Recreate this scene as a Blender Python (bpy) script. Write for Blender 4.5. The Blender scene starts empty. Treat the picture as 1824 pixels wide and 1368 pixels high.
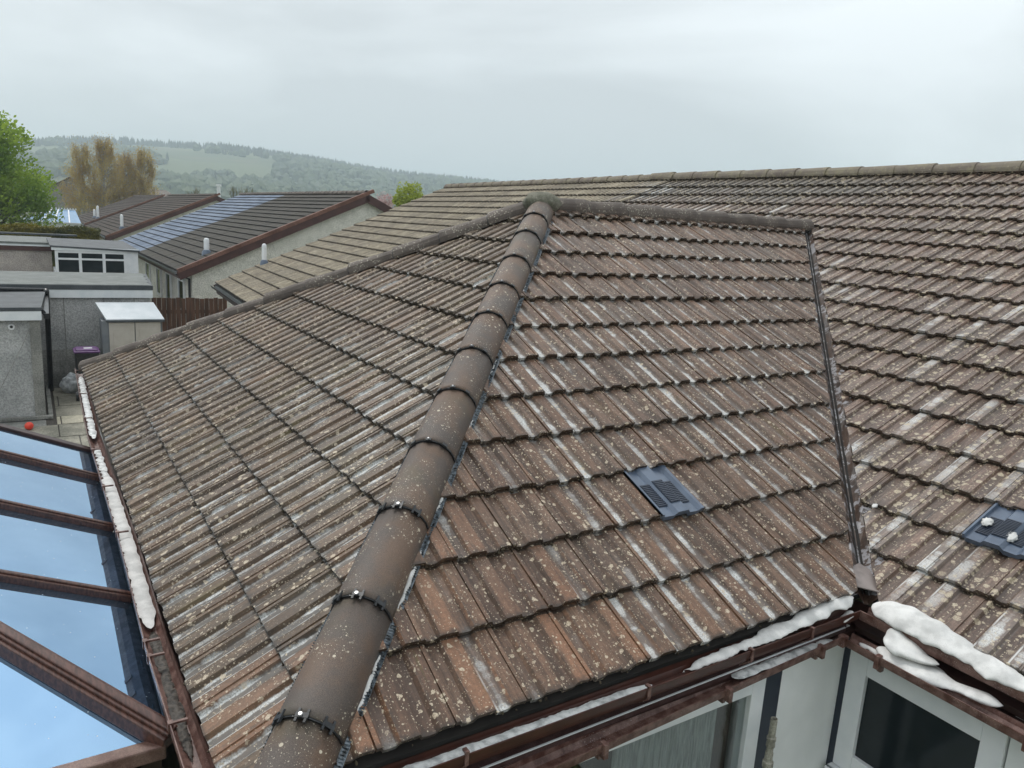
import bpy, bmesh, math, random
import numpy as np
from mathutils import Vector, Matrix, noise as mnoise
random.seed(7); rng = np.random.default_rng(7)
SC = bpy.context.scene
COL = SC.collection
R_ = math.radians

# ---------------------------------------------------------------- camera
CAM = Vector((2.0937, -3.5473, 1.7647))
ROT = [[0.528108, 0.847059, 0.059940], [0.202894, -0.057325, -0.977521], [-0.824582, 0.528399, -0.202137]]
right, down, fwd = (Vector(r) for r in ROT)
cd = bpy.data.cameras.new('camera'); cam = bpy.data.objects.new('camera', cd); COL.objects.link(cam)
cd.sensor_width = 36; cd.lens = 1354.2 / 1824 * 36; cd.clip_start = 0.05; cd.clip_end = 9000
M = Matrix((right, -down, -fwd)).transposed().to_4x4(); M.translation = CAM
cam.matrix_world = M
SC.camera = cam
def px(P):
    d = Vector(P) - CAM; z = d.dot(fwd)
    if z < .1: return None
    return (912 + 1354.2 * d.dot(right) / z, 684 + 1354.2 * d.dot(down) / z, z)

# ---------------------------------------------------------------- world, sun, exposure
wd = bpy.data.worlds.new('World'); SC.world = wd; wd.use_nodes = True
nt = wd.node_tree; nt.nodes.clear()
def wn(t, **k):
    n = nt.nodes.new(t)
    for a, b in k.items(): setattr(n, a, b)
    return n
out = wn('ShaderNodeOutputWorld'); bg = wn('ShaderNodeBackground'); bg.inputs[1].default_value = 0.118
sky = wn('ShaderNodeTexSky', sky_type='NISHITA', sun_disc=False, sun_elevation=R_(52), sun_rotation=R_(-100), air_density=1.0, dust_density=3.0)
tc = wn('ShaderNodeTexCoord')
mp = wn('ShaderNodeMapping'); mp.inputs['Scale'].default_value = (1.1, 1.1, 3.4); mp.inputs['Location'].default_value = (3.1, 0.6, 0.2)
n1 = wn('ShaderNodeTexNoise'); n1.inputs['Scale'].default_value = 1.35; n1.inputs['Detail'].default_value = 7; n1.inputs['Roughness'].default_value = .5
n1.inputs['Distortion'].default_value = .35
cr = wn('ShaderNodeValToRGB')
e = cr.color_ramp.elements
e[0].position = .41; e[0].color = (5.1, 5.35, 5.46, 1); e[1].position = .60; e[1].color = (7.7, 8.05, 8.2, 1)
sep = wn('ShaderNodeSeparateXYZ')
cr2 = wn('ShaderNodeValToRGB'); e2 = cr2.color_ramp.elements
e2[0].position = 0.0; e2[0].color = (.97, .97, .97, 1); e2[1].position = .45; e2[1].color = (1.07, 1.07, 1.07, 1)
k = e2.new(.16); k.color = (.90, .905, .91, 1)
mul = wn('ShaderNodeMixRGB', blend_type='MULTIPLY'); mul.inputs[0].default_value = 1
mix = wn('ShaderNodeMixRGB'); mix.inputs[0].default_value = .93
L = nt.links.new
L(tc.outputs['Generated'], mp.inputs[0]); L(mp.outputs[0], n1.inputs['Vector']); L(n1.outputs[0], cr.inputs[0])
L(tc.outputs['Generated'], sep.inputs[0]); L(sep.outputs[2], cr2.inputs[0])
L(cr.outputs[0], mul.inputs[1]); L(cr2.outputs[0], mul.inputs[2])
L(sky.outputs[0], mix.inputs[1]); L(mul.outputs[0], mix.inputs[2]); L(mix.outputs[0], bg.inputs[0]); L(bg.outputs[0], out.inputs[0])
sd = bpy.data.lights.new('sun', 'SUN'); sd.energy = 1.1; sd.angle = R_(12); sd.color = (1, .97, .93)
so = bpy.data.objects.new('sun', sd); COL.objects.link(so)
sdir = Vector((math.cos(R_(52)) * math.sin(R_(-100)), math.cos(R_(52)) * math.cos(R_(-100)), math.sin(R_(52))))
so.rotation_euler = sdir.to_track_quat('Z', 'Y').to_euler()
SC.view_settings.view_transform = 'Standard'; SC.view_settings.look = 'None'
SC.view_settings.exposure = 0.42; SC.view_settings.gamma = 1; SC.view_settings.use_curve_mapping = False
SC.cycles.max_bounces = 6; SC.cycles.volume_bounces = 1; SC.cycles.transparent_max_bounces = 12
SC.cycles.volume_step_rate = 4

# ---------------------------------------------------------------- material toolkit
class NT:
    def __init__(s, name):
        s.mat = bpy.data.materials.new(name); s.mat.use_nodes = True; s.t = s.mat.node_tree; s.t.nodes.clear()
        s.o = s.t.nodes.new('ShaderNodeOutputMaterial'); s.b = s.t.nodes.new('ShaderNodeBsdfPrincipled')
        s.t.links.new(s.b.outputs[0], s.o.inputs[0])
    def put(s, inp, v):
        if hasattr(v, 'links') or isinstance(v, bpy.types.NodeSocket): s.t.links.new(v, inp)
        elif isinstance(v, (tuple, list)) and len(v) == 3 and inp.type == 'RGBA': inp.default_value = (*v, 1)
        else: inp.default_value = v
    def n(s, typ, ins=(), out=0, **k):
        n = s.t.nodes.new(typ)
        for a, b in k.items(): setattr(n, a, b)
        if isinstance(ins, dict):
            for a, b in ins.items(): s.put(n.inputs[a], b)
        else:
            for i, b in enumerate(ins):
                if b is not None: s.put(n.inputs[i], b)
        return n.outputs[out]
    def m(s, op, *a, clamp=False): return s.n('ShaderNodeMath', a, operation=op, use_clamp=clamp)
    def mix(s, f, a, b): return s.n('ShaderNodeMixRGB', (f, a, b))
    def mulc(s, a, b): return s.n('ShaderNodeMixRGB', (1.0, a, b), blend_type='MULTIPLY')
    def vec(s, x, y, z=0.0): return s.n('ShaderNodeCombineXYZ', (x, y, z))
    def noise(s, v, sc, det=3, rough=.55, dist=0): return s.n('ShaderNodeTexNoise', {'Vector': v, 'Scale': sc, 'Detail': det, 'Roughness': rough, 'Distortion': dist})
    def ss(s, v, a, b, lo=0.0, hi=1.0): return s.n('ShaderNodeMapRange', (v, a, b, lo, hi), interpolation_type='SMOOTHSTEP')
    def obj(s, o=None):
        n = s.t.nodes.new('ShaderNodeTexCoord'); n.object = o; return n.outputs['Object']
    def geo(s): return s.n('ShaderNodeNewGeometry', (), 0)
    def fin(s, col=None, rough=.6, bump=None, bs=.3, bd=.004, spec=.5, metal=0.0, coat=0):
        if col is not None: s.put(s.b.inputs['Base Color'], col)
        s.put(s.b.inputs['Roughness'], rough); s.put(s.b.inputs['Specular IOR Level'], spec); s.put(s.b.inputs['Metallic'], metal)
        if coat: s.put(s.b.inputs['Coat Weight'], coat); s.b.inputs['Coat Roughness'].default_value = .1
        if bump is not None:
            bn = s.t.nodes.new('ShaderNodeBump'); bn.inputs['Strength'].default_value = bs; bn.inputs['Distance'].default_value = bd
            s.put(bn.inputs['Height'], bump); s.t.links.new(bn.outputs[0], s.b.inputs['Normal'])
        return s.mat

def simple(name, a, b, scale=8, rough=.6, bs=.3, bd=.003, det=5, metal=0, spec=.5, stretch=(1, 1, 1), lo=.35, hi=.65, fine=0, speck=None):
    t = NT(name); p = t.geo(); p = t.n('ShaderNodeVectorMath', (p, stretch), operation='MULTIPLY')
    n = t.noise(p, scale, det); c = t.mix(t.ss(n, lo, hi), a, b)
    h = n
    if fine:
        f = t.noise(t.geo(), fine, 2, .7); c = t.mulc(c, t.mix(t.ss(f, .3, .7), (.72, .72, .72), (1.25, 1.25, 1.25))); h = f
    if speck:
        v = t.n('ShaderNodeTexVoronoi', {'Vector': t.geo(), 'Scale': speck[1]}, 0)
        msk = t.m('MULTIPLY', t.ss(v, speck[2], speck[2] * .6), t.ss(t.noise(t.geo(), speck[3], 2), .42, .6))
        c = t.mix(msk, c, speck[0])
    return t.fin(c, rough, h, bs, bd, spec, metal)

GA = .345   # tile gauge
TW = .30    # tile width
def tile_mat(name, ref, u0, seed, cols, orange=.3, streak=.5, sbias=(0, 0, 0), lichen=.5, lsize=24, moss=.2, dirt_shade=.6, rough=.5, specks=.6, pale=(.64, .56, .44), streak_hi=0, smode=(.34, .30, .165), pd=.80, omask=None, bright=1.0, algae=None):
    t = NT(name); co = t.obj(ref); sp = t.t.nodes.new('ShaderNodeSeparateXYZ'); t.t.links.new(co, sp.inputs[0])
    u0s = t.m('SUBTRACT', sp.outputs[0], u0); v = t.m('ADD', sp.outputs[1], .008)
    iu = t.m('FLOOR', t.m('DIVIDE', u0s, TW)); iv = t.m('FLOOR', t.m('DIVIDE', v, GA))
    ih = t.m('FLOOR', t.m('DIVIDE', t.m('ADD', u0s, .062), TW / 2))
    wn1 = t.n('ShaderNodeTexWhiteNoise', {'Vector': t.vec(iu, iv, seed)}, 0); wn2 = t.n('ShaderNodeTexWhiteNoise', {'Vector': t.vec(ih, iv, seed + 9.)}, 0)
    s = t.m('FRACT', t.m('DIVIDE', u0s, TW / 2)); lv = t.m('MULTIPLY', t.m('FRACT', t.m('DIVIDE', v, GA)), GA)
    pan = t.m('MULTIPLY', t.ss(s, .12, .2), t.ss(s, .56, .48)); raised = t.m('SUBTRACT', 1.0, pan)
    p2 = t.vec(sp.outputs[0], sp.outputs[1], t.m('ADD', sp.outputs[2], seed))
    c = t.mix(wn1, cols[0], cols[1])
    c = t.mix(t.m('MULTIPLY', t.ss(t.noise(p2, 1.7, 4), .4, .62), .6), c, cols[2])
    pst = t.vec(t.m('MULTIPLY', sp.outputs[0], 9.), sp.outputs[1], seed)
    c = t.mulc(c, t.mix(t.ss(t.noise(pst, 3.2, 4, .6), .3, .7), (.66, .655, .65), (1.32, 1.32, 1.3)))
    pf = t.vec(t.m('MULTIPLY', sp.outputs[0], 26.), t.m('MULTIPLY', sp.outputs[1], 1.6), seed)
    c = t.mulc(c, t.mix(t.ss(t.noise(pf, 4., 3, .6), .32, .68), (.80, .79, .78), (1.22, 1.22, 1.22)))
    # weathered orange faces (clay coloured concrete where the coating has gone)
    og = t.m('MULTIPLY', raised, t.ss(wn2, 1 - orange - .05, 1 - orange + .1))
    if not omask: og = t.m('MULTIPLY', og, t.ss(t.noise(p2, .55, 1), .36, .6))
    og = t.m('MULTIPLY', og, t.ss(t.noise(pst, 5., 3), .25, .5))
    if omask: og = t.m('MULTIPLY', og, t.m('ADD', t.ss(t.m('ADD', t.m('MULTIPLY', sp.outputs[0], omask[0]), t.m('MULTIPLY', sp.outputs[1], omask[1])), omask[2], omask[3]), .06))
    c = t.mix(t.m('MULTIPLY', og, .72), c, (.225, .112, .062))
    c = t.mulc(c, t.mix(pan, (1.10, 1.08, 1.06), (pd, pd * 1.01, pd * 1.03)))  # grey pans and warm rolls, with relief shade painted in
    # grain of the sanded surface
    g1 = t.noise(p2, 420, 2, .7); g2 = t.noise(p2, 60, 4, .65)
    c = t.mulc(c, t.mix(t.ss(g1, .3, .7), (.7, .7, .7), (1.3, 1.3, 1.3)))
    c = t.mulc(c, t.mix(t.ss(g2, .3, .7), (.82, .82, .82), (1.2, 1.18, 1.16)))
    # moss and algae
    if moss:
        mm = t.m('MULTIPLY', t.ss(t.noise(pst, 2.1, 5, .6), .62 - .25 * moss, .78), t.ss(t.noise(p2, 1.2, 3), .42, .62))
        c = t.mix(t.m('MULTIPLY', mm, .75), c, (.125, .098, .028))
        c = t.mix(t.m('MULTIPLY', t.ss(t.noise(p2, 2.6, 5, .7), .5, .75), .35 * moss + .1), c, (.09, .082, .05))
    if algae:
        am = t.m('MULTIPLY', t.ss(t.m('ADD', sp.outputs[1], t.m('MULTIPLY', t.noise(p2, .8, 4), 2.2)), algae[0], algae[1]), t.ss(t.m('ADD', sp.outputs[0], t.m('MULTIPLY', t.noise(p2, .6, 3), 1.5)), algae[3], algae[2]))
        c = t.mix(t.m('MULTIPLY', am, .72), c, t.mix(t.ss(g2, .4, .6), (.045, .042, .036), (.085, .078, .06)))
    # dirty tail on each tile, painted shade line beside each roll
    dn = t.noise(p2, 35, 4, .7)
    dm = t.m('MULTIPLY', t.ss(t.m('ADD', lv, t.m('MULTIPLY', dn, .05)), .062, .028), dirt_shade)
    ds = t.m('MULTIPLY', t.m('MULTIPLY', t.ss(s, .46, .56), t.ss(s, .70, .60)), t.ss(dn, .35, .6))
    dd = t.m('MAXIMUM', dm, t.m('MULTIPLY', ds, dirt_shade * .6))
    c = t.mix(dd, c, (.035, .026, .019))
    # residue streaks running down the pans; thin lines also paint roll-edge highlights
    if streak:
        col = t.n('ShaderNodeTexWhiteNoise', {'Vector': t.vec(ih, 3., seed + 2.)}, 0)
        wob = t.noise(t.vec(t.m('ADD', t.m('MULTIPLY', ih, 7.3), t.m('MULTIPLY', iv, 3.7)), t.m('MULTIPLY', sp.outputs[1], 7.), seed), 1.0, 4)
        reg = t.ss(t.m('ADD', t.m('ADD', t.noise(t.vec(t.m('MULTIPLY', sp.outputs[0], .9), t.m('MULTIPLY', sp.outputs[1], .7), seed + 4.), 1.0, 3), t.m('ADD', t.m('MULTIPLY', t.m('SUBTRACT', col, .5), .20), t.m('MULTIPLY', t.m('SUBTRACT', wn2, .5), .22))),
                   t.m('ADD', t.m('MULTIPLY', sp.outputs[0], sbias[0]), t.m('ADD', t.m('MULTIPLY', sp.outputs[1], sbias[1]), sbias[2]))), .50, .68)
        along = t.ss(t.noise(t.vec(t.m('ADD', t.m('MULTIPLY', ih, 3.1), t.m('MULTIPLY', iv, 5.3)), t.m('MULTIPLY', sp.outputs[1], 6.5), seed + 1.), 1.0, 5, .65), .36, .60)
        s0 = t.m('ADD', smode[0] - .09, t.m('MULTIPLY', wob, .18)); ww = t.m('ADD', .02, t.m('MULTIPLY', t.m('MULTIPLY', along, wob), smode[1]))
        ds0 = t.m('ABSOLUTE', t.m('SUBTRACT', s, s0)); band = t.ss(t.m('DIVIDE', ds0, ww), 1.0, .45)
        mot = t.ss(t.noise(p2, 150, 4, .8), .30, .60)
        hard = t.m('MULTIPLY', t.ss(t.m('ABSOLUTE', t.m('SUBTRACT', s, t.m('ADD', smode[2] - .02, t.m('MULTIPLY', wob, .04)))), .035, .012), t.ss(t.noise(t.vec(t.m('ADD', t.m('MULTIPLY', ih, 5.1), t.m('MULTIPLY', iv, 2.9)), t.m('MULTIPLY', sp.outputs[1], 6.), seed + 7.), 1.0, 4), .42, .56))
        film = t.m('MULTIPLY', reg, t.m('MULTIPLY', pan if not streak_hi else raised, .22))
        c = t.mix(t.m('MULTIPLY', film, streak, clamp=True), c, (.44, .44, .43))
        sm = t.m('MULTIPLY', reg, t.m('MAXIMUM', t.m('MULTIPLY', t.m('MULTIPLY', band, along), t.m('ADD', t.m('MULTIPLY', mot, .85), .1)), t.m('MULTIPLY', hard, .8)))
        c = t.mix(t.m('MULTIPLY', sm, streak, clamp=True), c, (.78, .80, .79))
    # lichen rosettes
    w = t.n('ShaderNodeVectorMath', (p2, t.n('ShaderNodeVectorMath', (t.n('ShaderNodeTexNoise', {'Vector': p2, 'Scale': 40.}, 1), (.026, .026, 0)), operation='MULTIPLY')), operation='ADD')
    for sc, r0, amt, md in ((lsize, .38, lichen, 2.3), (lsize * 2.1, .36, specks, 4.), (lsize * 4.6, .34, specks, 7.)):
        vo = t.t.nodes.new('ShaderNodeTexVoronoi'); t.put(vo.inputs['Vector'], w); vo.inputs['Scale'].default_value = sc
        rr = t.n('ShaderNodeSeparateColor', (vo.outputs['Color'],), 0)
        rad = t.m('MULTIPLY', t.ss(rr, 1 - amt, 1.0 - amt * .35), r0)
        lm = t.m('MULTIPLY', t.ss(t.m('SUBTRACT', rad, vo.outputs['Distance']), 0, .06), t.ss(t.noise(p2, md, 3), .34, .52))
        lm = t.m('MULTIPLY', lm, t.m('ADD', t.m('MULTIPLY', t.ss(t.noise(p2, 170, 2), .35, .55), .6), .4))
        c = t.mix(t.m('MULTIPLY', lm, .9), c, t.mix(rr, pale, (pale[0] * .86, pale[1] * .82, pale[2] * .76)))
    if bright != 1.0: c = t.mulc(c, (bright, bright, bright))
    rg = t.m('ADD', rough, t.m('MULTIPLY', t.m('SUBTRACT', t.noise(p2, 5, 3), .5), .35))
    return t.fin(c, rg, t.m('ADD', t.m('MULTIPLY', g1, .5), g2), .5, .0016, .5)

# ---------------------------------------------------------------- mesh toolkit
def tag(o, label=None, cat=None, group=None, kind=None):
    if label: o['label'] = label
    if cat: o['category'] = cat
    if group: o['group'] = group
    if kind: o['kind'] = kind
    return o
def empty(name, loc=(0, 0, 0), rz=0, **k):
    o = bpy.data.objects.new(name, None); COL.objects.link(o); o.location = loc; o.rotation_euler[2] = rz; o.empty_display_size = .2
    return tag(o, **k)
def link(name, me, parent=None, mat=None, **k):
    o = bpy.data.objects.new(name, me); COL.objects.link(o)
    if parent is not None: o.parent = parent
    if mat is not None and not me.materials: me.materials.append(mat)
    return tag(o, **k)
class MB:
    def __init__(s): s.v = []; s.f = []
    def add(s, vs, fs):
        b = len(s.v); s.v += [tuple(x) for x in vs]; s.f += [tuple(b + i for i in f) for f in fs]; return s
    def box(s, a, b, mat=None):
        (x0, y0, z0), (x1, y1, z1) = a, b
        vs = [(x0, y0, z0), (x1, y0, z0), (x1, y1, z0), (x0, y1, z0), (x0, y0, z1), (x1, y0, z1), (x1, y1, z1), (x0, y1, z1)]
        if mat is not None: vs = [mat @ Vector(q) for q in vs]
        return s.add(vs, [(3, 2, 1, 0), (4, 5, 6, 7), (0, 1, 5, 4), (1, 2, 6, 5), (2, 3, 7, 6), (3, 0, 4, 7)])
    def beam(s, A, B, w, h, up=(0, 0, 1), off=0):   # rectangular bar from A to B, top face centred on the line
        A, B = Vector(A), Vector(B); d = (B - A).normalized(); sd_ = d.cross(Vector(up)).normalized(); u = sd_.cross(d)
        vs = []
        for P in (A, B):
            for (a, b) in ((-w / 2, off - h), (w / 2, off - h), (w / 2, off), (-w / 2, off)): vs.append(P + sd_ * a + u * b)
        return s.add(vs, [(0, 1, 2, 3), (7, 6, 5, 4), (0, 4, 5, 1), (1, 5, 6, 2), (2, 6, 7, 3), (3, 7, 4, 0)])
    def tube(s, pts, r, n=8, cap=True):
        pts = [Vector(p) for p in pts]; rs = r if isinstance(r, (list, tuple)) else [r] * len(pts); b = len(s.v)
        ref = Vector((0, 0, 1)) if abs((pts[-1] - pts[0]).normalized().z) < .9 else Vector((1, 0, 0))
        for i, p in enumerate(pts):
            d = (pts[min(i + 1, len(pts) - 1)] - pts[max(i - 1, 0)]).normalized(); a = d.cross(ref).normalized(); c = a.cross(d)
            for k in range(n):
                t = 2 * math.pi * k / n; s.v.append(tuple(p + (a * math.cos(t) + c * math.sin(t)) * rs[i]))
        for i in range(len(pts) - 1):
            for k in range(n):
                s.f.append((b + i * n + k, b + i * n + (k + 1) % n, b + (i + 1) * n + (k + 1) % n, b + (i + 1) * n + k))
        if cap: s.f.append(tuple(b + k for k in range(n))); s.f.append(tuple(b + (len(pts) - 1) * n + k for k in reversed(range(n))))
        return s
    def sweep(s, A, B, prof, side, up, nseg=1, jit=0, ends=False):   # open profile [(side,up)...] from A to B
        A, B = Vector(A), Vector(B); side, up = Vector(side), Vector(up); b = len(s.v); n = len(prof)
        for i in range(nseg + 1):
            P = A.lerp(B, i / nseg)
            for k, (a, c) in enumerate(prof):
                j = jit * mnoise.noise(P * 3 + Vector((0, 0, k * .01))) if jit else 0
                s.v.append(tuple(P + side * (a + j) + up * (c + j)))
        for i in range(nseg):
            for k in range(n - 1): s.f.append((b + i * n + k, b + i * n + k + 1, b + (i + 1) * n + k + 1, b + (i + 1) * n + k))
        if ends: s.f.append(tuple(b + k for k in reversed(range(n)))); s.f.append(tuple(b + nseg * n + k for k in range(n)))
        return s
    def mesh(s, name, smooth=False):
        me = bpy.data.meshes.new(name); me.from_pydata(s.v, [], s.f); me.validate(); me.update()
        bm = bmesh.new(); bm.from_mesh(me); bmesh.ops.recalc_face_normals(bm, faces=bm.faces); bm.to_mesh(me); bm.free()
        if smooth:
            for p in me.polygons: p.use_smooth = True
        return me
    def build(s, name, mat, parent=None, smooth=False, bevel=0, **k):
        o = link(name, s.mesh(name, smooth), parent, mat, **k)
        if parent is not None and parent.type == 'EMPTY': o.matrix_parent_inverse = parent.matrix_basis.inverted()
        if bevel:
            m = o.modifiers.new('b', 'BEVEL'); m.width = bevel; m.segments = 2; m.limit_method = 'ANGLE'
        return o
def mbox(name, a, b, mat, parent=None, **k): return MB().box(a, b).build(name, mat, parent, **k)
def gutter_prof(w, d, t=.004, n=7):   # half round channel, mouth width w
    r = w / 2; o = [(r - r * math.cos(math.pi * i / n), -d * math.sin(math.pi * i / n) ) for i in range(n + 1)]
    i_ = [(r - (r - t) * math.cos(math.pi * i / n), -(d - t) * math.sin(math.pi * i / n)) for i in range(n, -1, -1)]
    return o + i_ + [o[0]]

# ---------------------------------------------------------------- materials
m_brown = simple('brown_upvc', (.075, .028, .02), (.055, .022, .017), 12, .32, .1)
m_rust = simple('weathered_brown_gutter', (.085, .035, .026), (.20, .115, .095), 22, .42, .4, fine=300, speck=((.42, .36, .33), 120, .22, 6))
m_dkbrown = simple('dark_brown_timber', (.03, .014, .012), (.05, .022, .018), 9, .45)
m_wood = simple('rosewood_foil', (.05, .022, .017), (.115, .052, .038), 7, .38, .2, stretch=(3, 14, 6))
m_foam = simple('soap_foam', (.54, .535, .52), (.74, .73, .71), 12, .7, .5, .003, speck=((.45, .44, .42), 300, .3, 20))
m_foam2 = simple('watery_foam', (.36, .37, .37), (.80, .81, .80), 22, .4, .5, .004, lo=.3, hi=.6)
m_white = simple('white_upvc', (.72, .74, .76), (.8, .81, .82), 5, .3, .05)
m_navy = simple('navy_paint', (.016, .022, .038), (.022, .03, .045), 6, .5)
m_black = simple('black_plastic', (.012, .013, .015), (.03, .032, .035), 25, .3)
m_seal = simple('pleated_seal', (.015, .018, .02), (.16, .19, .22), 60, .22)
m_lead = simple('vent_plastic', (.075, .10, .145), (.115, .148, .205), 6, .28, .1)
m_slot = simple('vent_slots', (.02, .028, .045), (.035, .045, .068), 6, .4)
m_harl = simple('white_harling', (.76, .77, .765), (.84, .845, .84), 3, .85, 1.0, .012)
m_harl2 = simple('cream_harling', (.58, .57, .51), (.68, .66, .60), 3, .9, .8, .02, fine=38)
m_peb = simple('grey_pebbledash', (.36, .365, .36), (.50, .50, .49), 1.2, .85, .9, .02, fine=34)
m_pebp = simple('pink_pebbledash', (.34, .30, .275), (.46, .41, .37), 2, .9, .8, .02, fine=30)
m_felt = simple('roofing_felt', (.115, .128, .12), (.165, .178, .168), 3, .7, .3, fine=60)
m_felt2 = simple('dark_felt', (.055, .064, .07), (.085, .094, .102), 3, .65, .3, fine=60)
m_wfas = simple('white_fascia', (.74, .78, .80), (.82, .85, .86), 4, .4)
m_shed = simple('beige_resin', (.50, .46, .40), (.56, .52, .46), 4, .5)
m_shedg = simple('grey_resin', (.17, .19, .21), (.22, .24, .255), 4, .5)
m_shedr = simple('pale_shed_lid', (.44, .49, .52), (.52, .56, .59), 3, .35)
m_purple = simple('purple_plastic', (.10, .035, .14), (.14, .05, .19), 8, .4)
m_bag = simple('plastic_sack', (.50, .53, .56), (.82, .84, .86), 14, .35, .4, .01)
m_red = simple('red_plastic', (.75, .05, .03), (.8, .08, .04), 8, .35)
m_fence = simple('fence_board', (.06, .03, .018), (.13, .065, .04), 10, .8, .5, stretch=(1, 1, .15))
m_slab = simple('paving_slab', (.21, .20, .16), (.33, .31, .25), 3, .8, .5, fine=40)
m_slab2 = simple('pale_paving_slab', (.42, .385, .29), (.50, .46, .36), 3, .8, .5, fine=40)
m_conc = simple('concrete', (.20, .20, .185), (.30, .295, .27), 3, .85, .5, fine=40)
m_trunk = simple('bark', (.07, .06, .05), (.14, .12, .10), 5, .9)
m_birchbark = simple('birch_bark', (.25, .24, .22), (.42, .41, .38), 4, .8)
m_pipe = simple('old_plastic_pipe', (.20, .19, .155), (.38, .36, .30), 26, .6, .3, fine=120, stretch=(1, 1, .25))
m_curtain = simple('net_curtain', (.30, .31, .30), (.52, .53, .52), 20, .9, .2, stretch=(6, 6, .4))
m_moss = simple('moss_and_grit', (.028, .021, .014), (.10, .08, .05), 60, .95, .8)
m_debris = simple('gutter_silt', (.03, .026, .022), (.10, .085, .07), 40, .6, 1., .01)
m_mortar = simple('mossy_mortar', (.13, .13, .095), (.22, .21, .165), 20, .9, .8, .01, fine=90)
m_under = simple('roof_underlay', (.012, .010, .009), (.02, .017, .015), 8, .9)
m_barge = simple('maroon_bargeboard', (.055, .022, .02), (.075, .032, .027), 4, .5)
m_bargetile = simple('clay_verge_tile', (.12, .055, .04), (.20, .10, .075), 2, .8, fine=30)
m_steel = simple('steel_washer', (.6, .6, .6), (.7, .7, .7), 5, .3, metal=.6)

t = NT('conservatory_glass'); p = t.geo()
spk = t.n('ShaderNodeTexVoronoi', {'Vector': p, 'Scale': 26.}, 0); cs = t.n('ShaderNodeSeparateColor', (t.n('ShaderNodeTexVoronoi', {'Vector': p, 'Scale': 26.}, 1),), 0)
sm = t.m('MULTIPLY', t.ss(spk, .10, .04), t.ss(cs, .25, .5)); sm = t.m('MULTIPLY', sm, t.ss(t.noise(p, 2.2, 3), .36, .5))
gc = t.mix(t.ss(t.noise(p, 2.4, 3), .3, .7), (.29, .46, .67), (.34, .52, .73))
gc = t.mix(t.m('MULTIPLY', sm, .8), gc, (.55, .6, .62))
m_glass = t.fin(gc, t.m('ADD', .035, t.m('MULTIPLY', sm, .5)), None, metal=t.m('SUBTRACT', .96, sm), spec=.6)
m_glassb = simple('blue_glass_roof', (.16, .30, .48), (.2, .35, .55), 2, .12, 0)
m_win = simple('dark_window_glass', (.012, .018, .02), (.02, .026, .03), 2, .08, 0, spec=.35)
t = NT('clear_window_glass'); t.fin((.6, .65, .66), .01); t.b.inputs['Transmission Weight'].default_value = 1; t.b.inputs['IOR'].default_value = 1.45
gl = t.t.nodes.new('ShaderNodeBsdfGlossy'); gl.inputs['Roughness'].default_value = .01; trn = t.t.nodes.new('ShaderNodeBsdfTransparent'); trn.inputs[0].default_value = (.85, .88, .88, 1)
mx = t.t.nodes.new('ShaderNodeMixShader'); mx.inputs[0].default_value = .12
t.t.links.new(trn.outputs[0], mx.inputs[1]); t.t.links.new(gl.outputs[0], mx.inputs[2]); t.t.links.new(mx.outputs[0], t.o.inputs[0]); m_clear = t.mat

def leafm(name, a, b, sc=1.2, tr=.35):
    t = NT(name); n = t.noise(t.geo(), sc, 3); c = t.mix(t.ss(n, .35, .65), a, b)
    t.fin(c, .7); t.b.inputs['Subsurface Weight'].default_value = 0
    d = t.t.nodes.new('ShaderNodeBsdfTranslucent'); t.put(d.inputs[0], c); mx = t.t.nodes.new('ShaderNodeMixShader'); mx.inputs[0].default_value = tr
    t.t.links.new(t.b.outputs[0], mx.inputs[1]); t.t.links.new(d.outputs[0], mx.inputs[2]); t.t.links.new(mx.outputs[0], t.o.inputs[0]); return t.mat
m_lgreen = leafm('spring_leaves', (.16, .27, .025), (.34, .46, .05), .5, .5)
m_birch = leafm('birch_catkins', (.42, .29, .10), (.56, .44, .16), .6, .5)
m_hedge = leafm('hedge_leaves', (.05, .06, .012), (.20, .17, .02), .8, .2)
m_bush = leafm('yellow_green_leaves', (.30, .36, .04), (.42, .48, .07), 1, .5)
m_twig = leafm('bare_twigs', (.12, .10, .055), (.20, .20, .08), .5, .1)
m_pink = leafm('blossom', (.45, .30, .30), (.6, .45, .44), 2, .3)
m_wood1 = leafm('far_conifer', (.012, .028, .018), (.022, .040, .024), .02, 0)
m_wood2 = leafm('far_broadleaf', (.03, .055, .022), (.065, .095, .032), .02, 0)

# ---------------------------------------------------------------- ground and setting
def frand(x, y, s=1): return mnoise.noise(Vector((x * s, y * s, 3.7)))
g = MB()
xs = np.linspace(-1, 1, 60); sgn = lambda q: math.copysign(abs(q) ** 3, q)
X = [4200 * sgn(q) for q in xs]
for i, a in enumerate(X):
    for j, b in enumerate(X): g.v.append((a, b, -2.53))
for i in range(59):
    for j in range(59): g.f.append((i * 60 + j, (i + 1) * 60 + j, (i + 1) * 60 + j + 1, i * 60 + j + 1))
t = NT('ground_grass'); n_ = t.noise(t.geo(), .35, 6); c_ = t.mix(t.ss(n_, .4, .6), (.06, .085, .025), (.12, .13, .05))
g.build('ground', t.fin(c_, .9, n_, .5, .05), kind='structure')

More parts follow.
